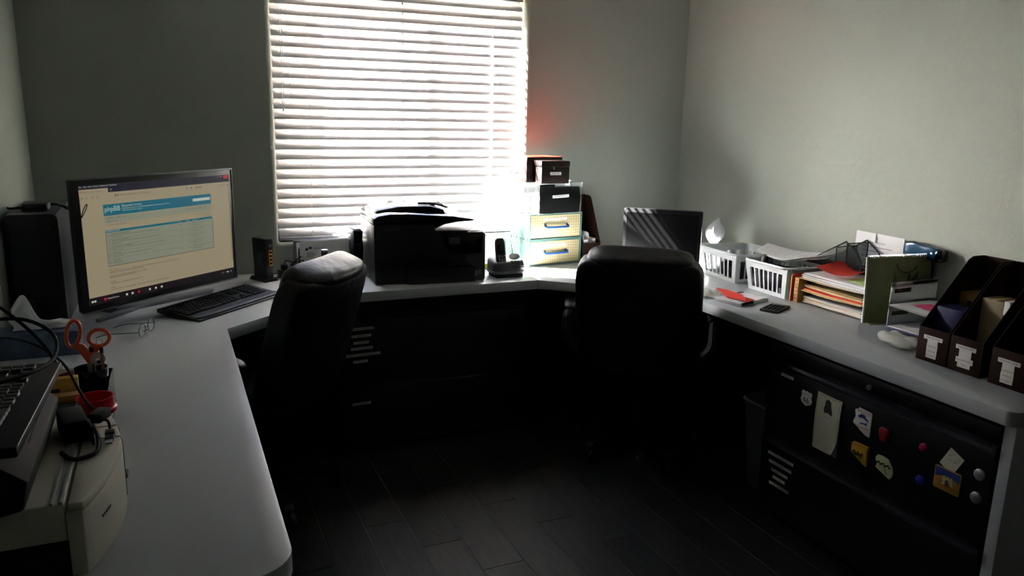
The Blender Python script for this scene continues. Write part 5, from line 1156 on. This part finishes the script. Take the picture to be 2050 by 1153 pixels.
# white two-tier tray
t = thing('tray_stack', 'white plastic two-tier tray with papers between calendar and magazine files', 'letter tray', (2.425, 1.985, DZ), -90)
def slotted(y0):
    g = G(); L_, hh = 0.245, 0.085
    out = []
    for k in range(2):
        b = 0.0+k*0.086
        for c, d in (((0, L_/2, b+0.006), (0.003, L_, 0.012)), ((0, L_/2, b+0.078), (0.003, L_, 0.014)), ((0, 0.009, b+0.042), (0.003, 0.018, 0.084)), ((0, L_*0.72, b+0.042), (0.003, L_*0.56, 0.084)), ((0, 0.06, b+0.026), (0.003, 0.10, 0.034)), ((0, 0.06, b+0.068), (0.003, 0.10, 0.014))):
            g.box((c[0]+y0, c[1], c[2]), d)
    return g
obj('side_panel', slotted(0.0), 'white_plastic', parent=t, smooth=False)
obj('side_panel', slotted(0.272), 'white_plastic', parent=t, smooth=False)
for z in (0.003, 0.084): obj('shelf', G().box((0.136, 0.125, z), (0.269, 0.235, 0.003), 0.001), 'white_plastic', parent=t)
t = thing('paper_heap', 'few white sheets on the upper shelf of the white tray', 'papers', (2.412, 1.850, DZ+0.0875), -90)
for k in range(3): obj('sheet', G().sheet(lambda u, v, k=k: ((u-0.5)*0.25+0.003*k, v*0.22-0.004*k, 0.0006+0.003*k-0.008*(1-v)*u*(k < 2)), 8, 5, 0.0005), 'paper', parent=t)
t = thing('pink_note', 'bright pink note sheet lying on the white tray papers', 'note', (2.455, 1.865, DZ+0.0965), -100)
obj('note_sheet', G().sheet(lambda u, v: ((u-0.5)*0.12, v*0.085, 0.0012+0.003*abs(noise.noise(Vector((u*4, v*4, 9))))), 8, 5, 0.0005), 'pink_paper', parent=t)
t = thing('navy_folder', 'navy blue folder lying on the bottom shelf of the white tray', 'folder', (2.40, 1.850, DZ+0.0055), -90)
obj('cover', G().box((0, 0.11, 0.004), (0.24, 0.22, 0.007), 0.001), 'navy_plastic', parent=t)
obj('inner_pages', G().box((0, 0.112, 0.0088), (0.23, 0.21, 0.0022)), 'paper', parent=t, smooth=False)
t = thing('plastic_bag', 'crumpled translucent white plastic bag in front of the leftmost magazine file', 'bag', (2.265, 1.805, DZ), 70)
obj('bag_body', G().cushion((0, 0, 0.020), (0.19, 0.105, 0.040), 2.6, 18, fn=lambda q: Vector((q.x+0.003*noise.noise(q*30), q.y*(1.1-abs(q.x)*5), max(-0.0195, q.z*(1-abs(q.x)*4.5)+0.012*noise.noise(Vector((q.x*16, q.y*40, q.z*20))))))), 'bag_plastic', parent=t, ang=25)
obj('bag_neck', G().cushion((0.088, 0.0, 0.008), (0.035, 0.018, 0.014), 2.4, 8, fn=lambda q: Vector((q.x, q.y*(1+q.x*26), q.z))), 'bag_plastic', parent=t, ang=25)

# three brown magazine files
W1 = [('MODERN SPELL CHECKER', 0.066, 0.080), ('', 0.036, 0.066), ('WORDING', 0.038, 0.052), ('MODELS A-Z', 0.037, 0.037), ('AT WORK 2', 0.036, 0.0225)]
W2 = [('MANUALS MACHINERY', 0.066, 0.080), ('', 0.040, 0.066), ('', 0.040, 0.052), ('HARDWARE WOODEN', 0.056, 0.040), ('TOP 3', 0.042, 0.0255)]
W3 = [('MODERN SUPPLY CHECKER', 0.068, 0.078), ('', 0.036, 0.064), ('WORDING', 0.037, 0.050), ('MODELS A-Z', 0.039, 0.0355), ('AT WORK 1', 0.038, 0.021)]
magfile('brown magazine file with pale label stack, leftmost of three on the right desk', (2.200, 1.622, DZ), -90, W1, w=0.108, d=0.262, hb=0.327, group='brown magazine files on right desk')
magfile('brown magazine file holding a beige carton, middle of three on the right desk', (2.200, 1.509, DZ), -90, W2, w=0.108, d=0.262, hb=0.327, group='brown magazine files on right desk')
magfile('brown magazine file nearest the desk end, rightmost of three', (2.198, 1.372, DZ), -91.5, W3, w=0.112, d=0.262, hb=0.327, group='brown magazine files on right desk')
t = thing('tan_carton', 'tan carton inside the leftmost magazine file on right desk', 'box', (2.36, 1.622, DZ+0.0035), -90)
obj('carton', G().box((0, 0.045, 0.105), (0.095, 0.085, 0.208), 0.001), 'kraft', parent=t)
obj('carton_window', G().box((0.012, 0.0022, 0.16), (0.060, 0.0012, 0.05)), 'matte_black', parent=t, smooth=False)
t = thing('navy_box', 'dark blue box inside the leftmost magazine file', 'box', (2.255, 1.622, DZ+0.0035), -90)
obj('box_body', G().box((0, 0.045, 0.085), (0.090, 0.085, 0.168), 0.001), 'navy_plastic', parent=t)
obj('box_flap', G().box((0, 0.045, 0.1695), (0.088, 0.083, 0.001)), 'navy_plastic', parent=t, smooth=False)
t = thing('beige_carton', 'beige carton standing in the middle magazine file', 'box', (2.305, 1.520, DZ+0.0035), -90)
obj('carton', G().box((0, 0.045, 0.110), (0.070, 0.085, 0.216), 0.001), 'beige_box', parent=t)
obj('carton_tape', G().box((0, 0.045, 0.2183), (0.014, 0.084, 0.0006)), 'manila', parent=t, smooth=False)
t = thing('white_carton', 'white carton with green label beside the beige carton', 'box', (2.300, 1.472, DZ+0.0035), -90)
obj('carton', G().box((0, 0.055, 0.112), (0.018, 0.105, 0.222), 0.001), 'label_white', parent=t)
obj('green_label', G().box((0, 0.0018, 0.170), (0.016, 0.001, 0.022)), 'leaf_dark', parent=t, smooth=False)
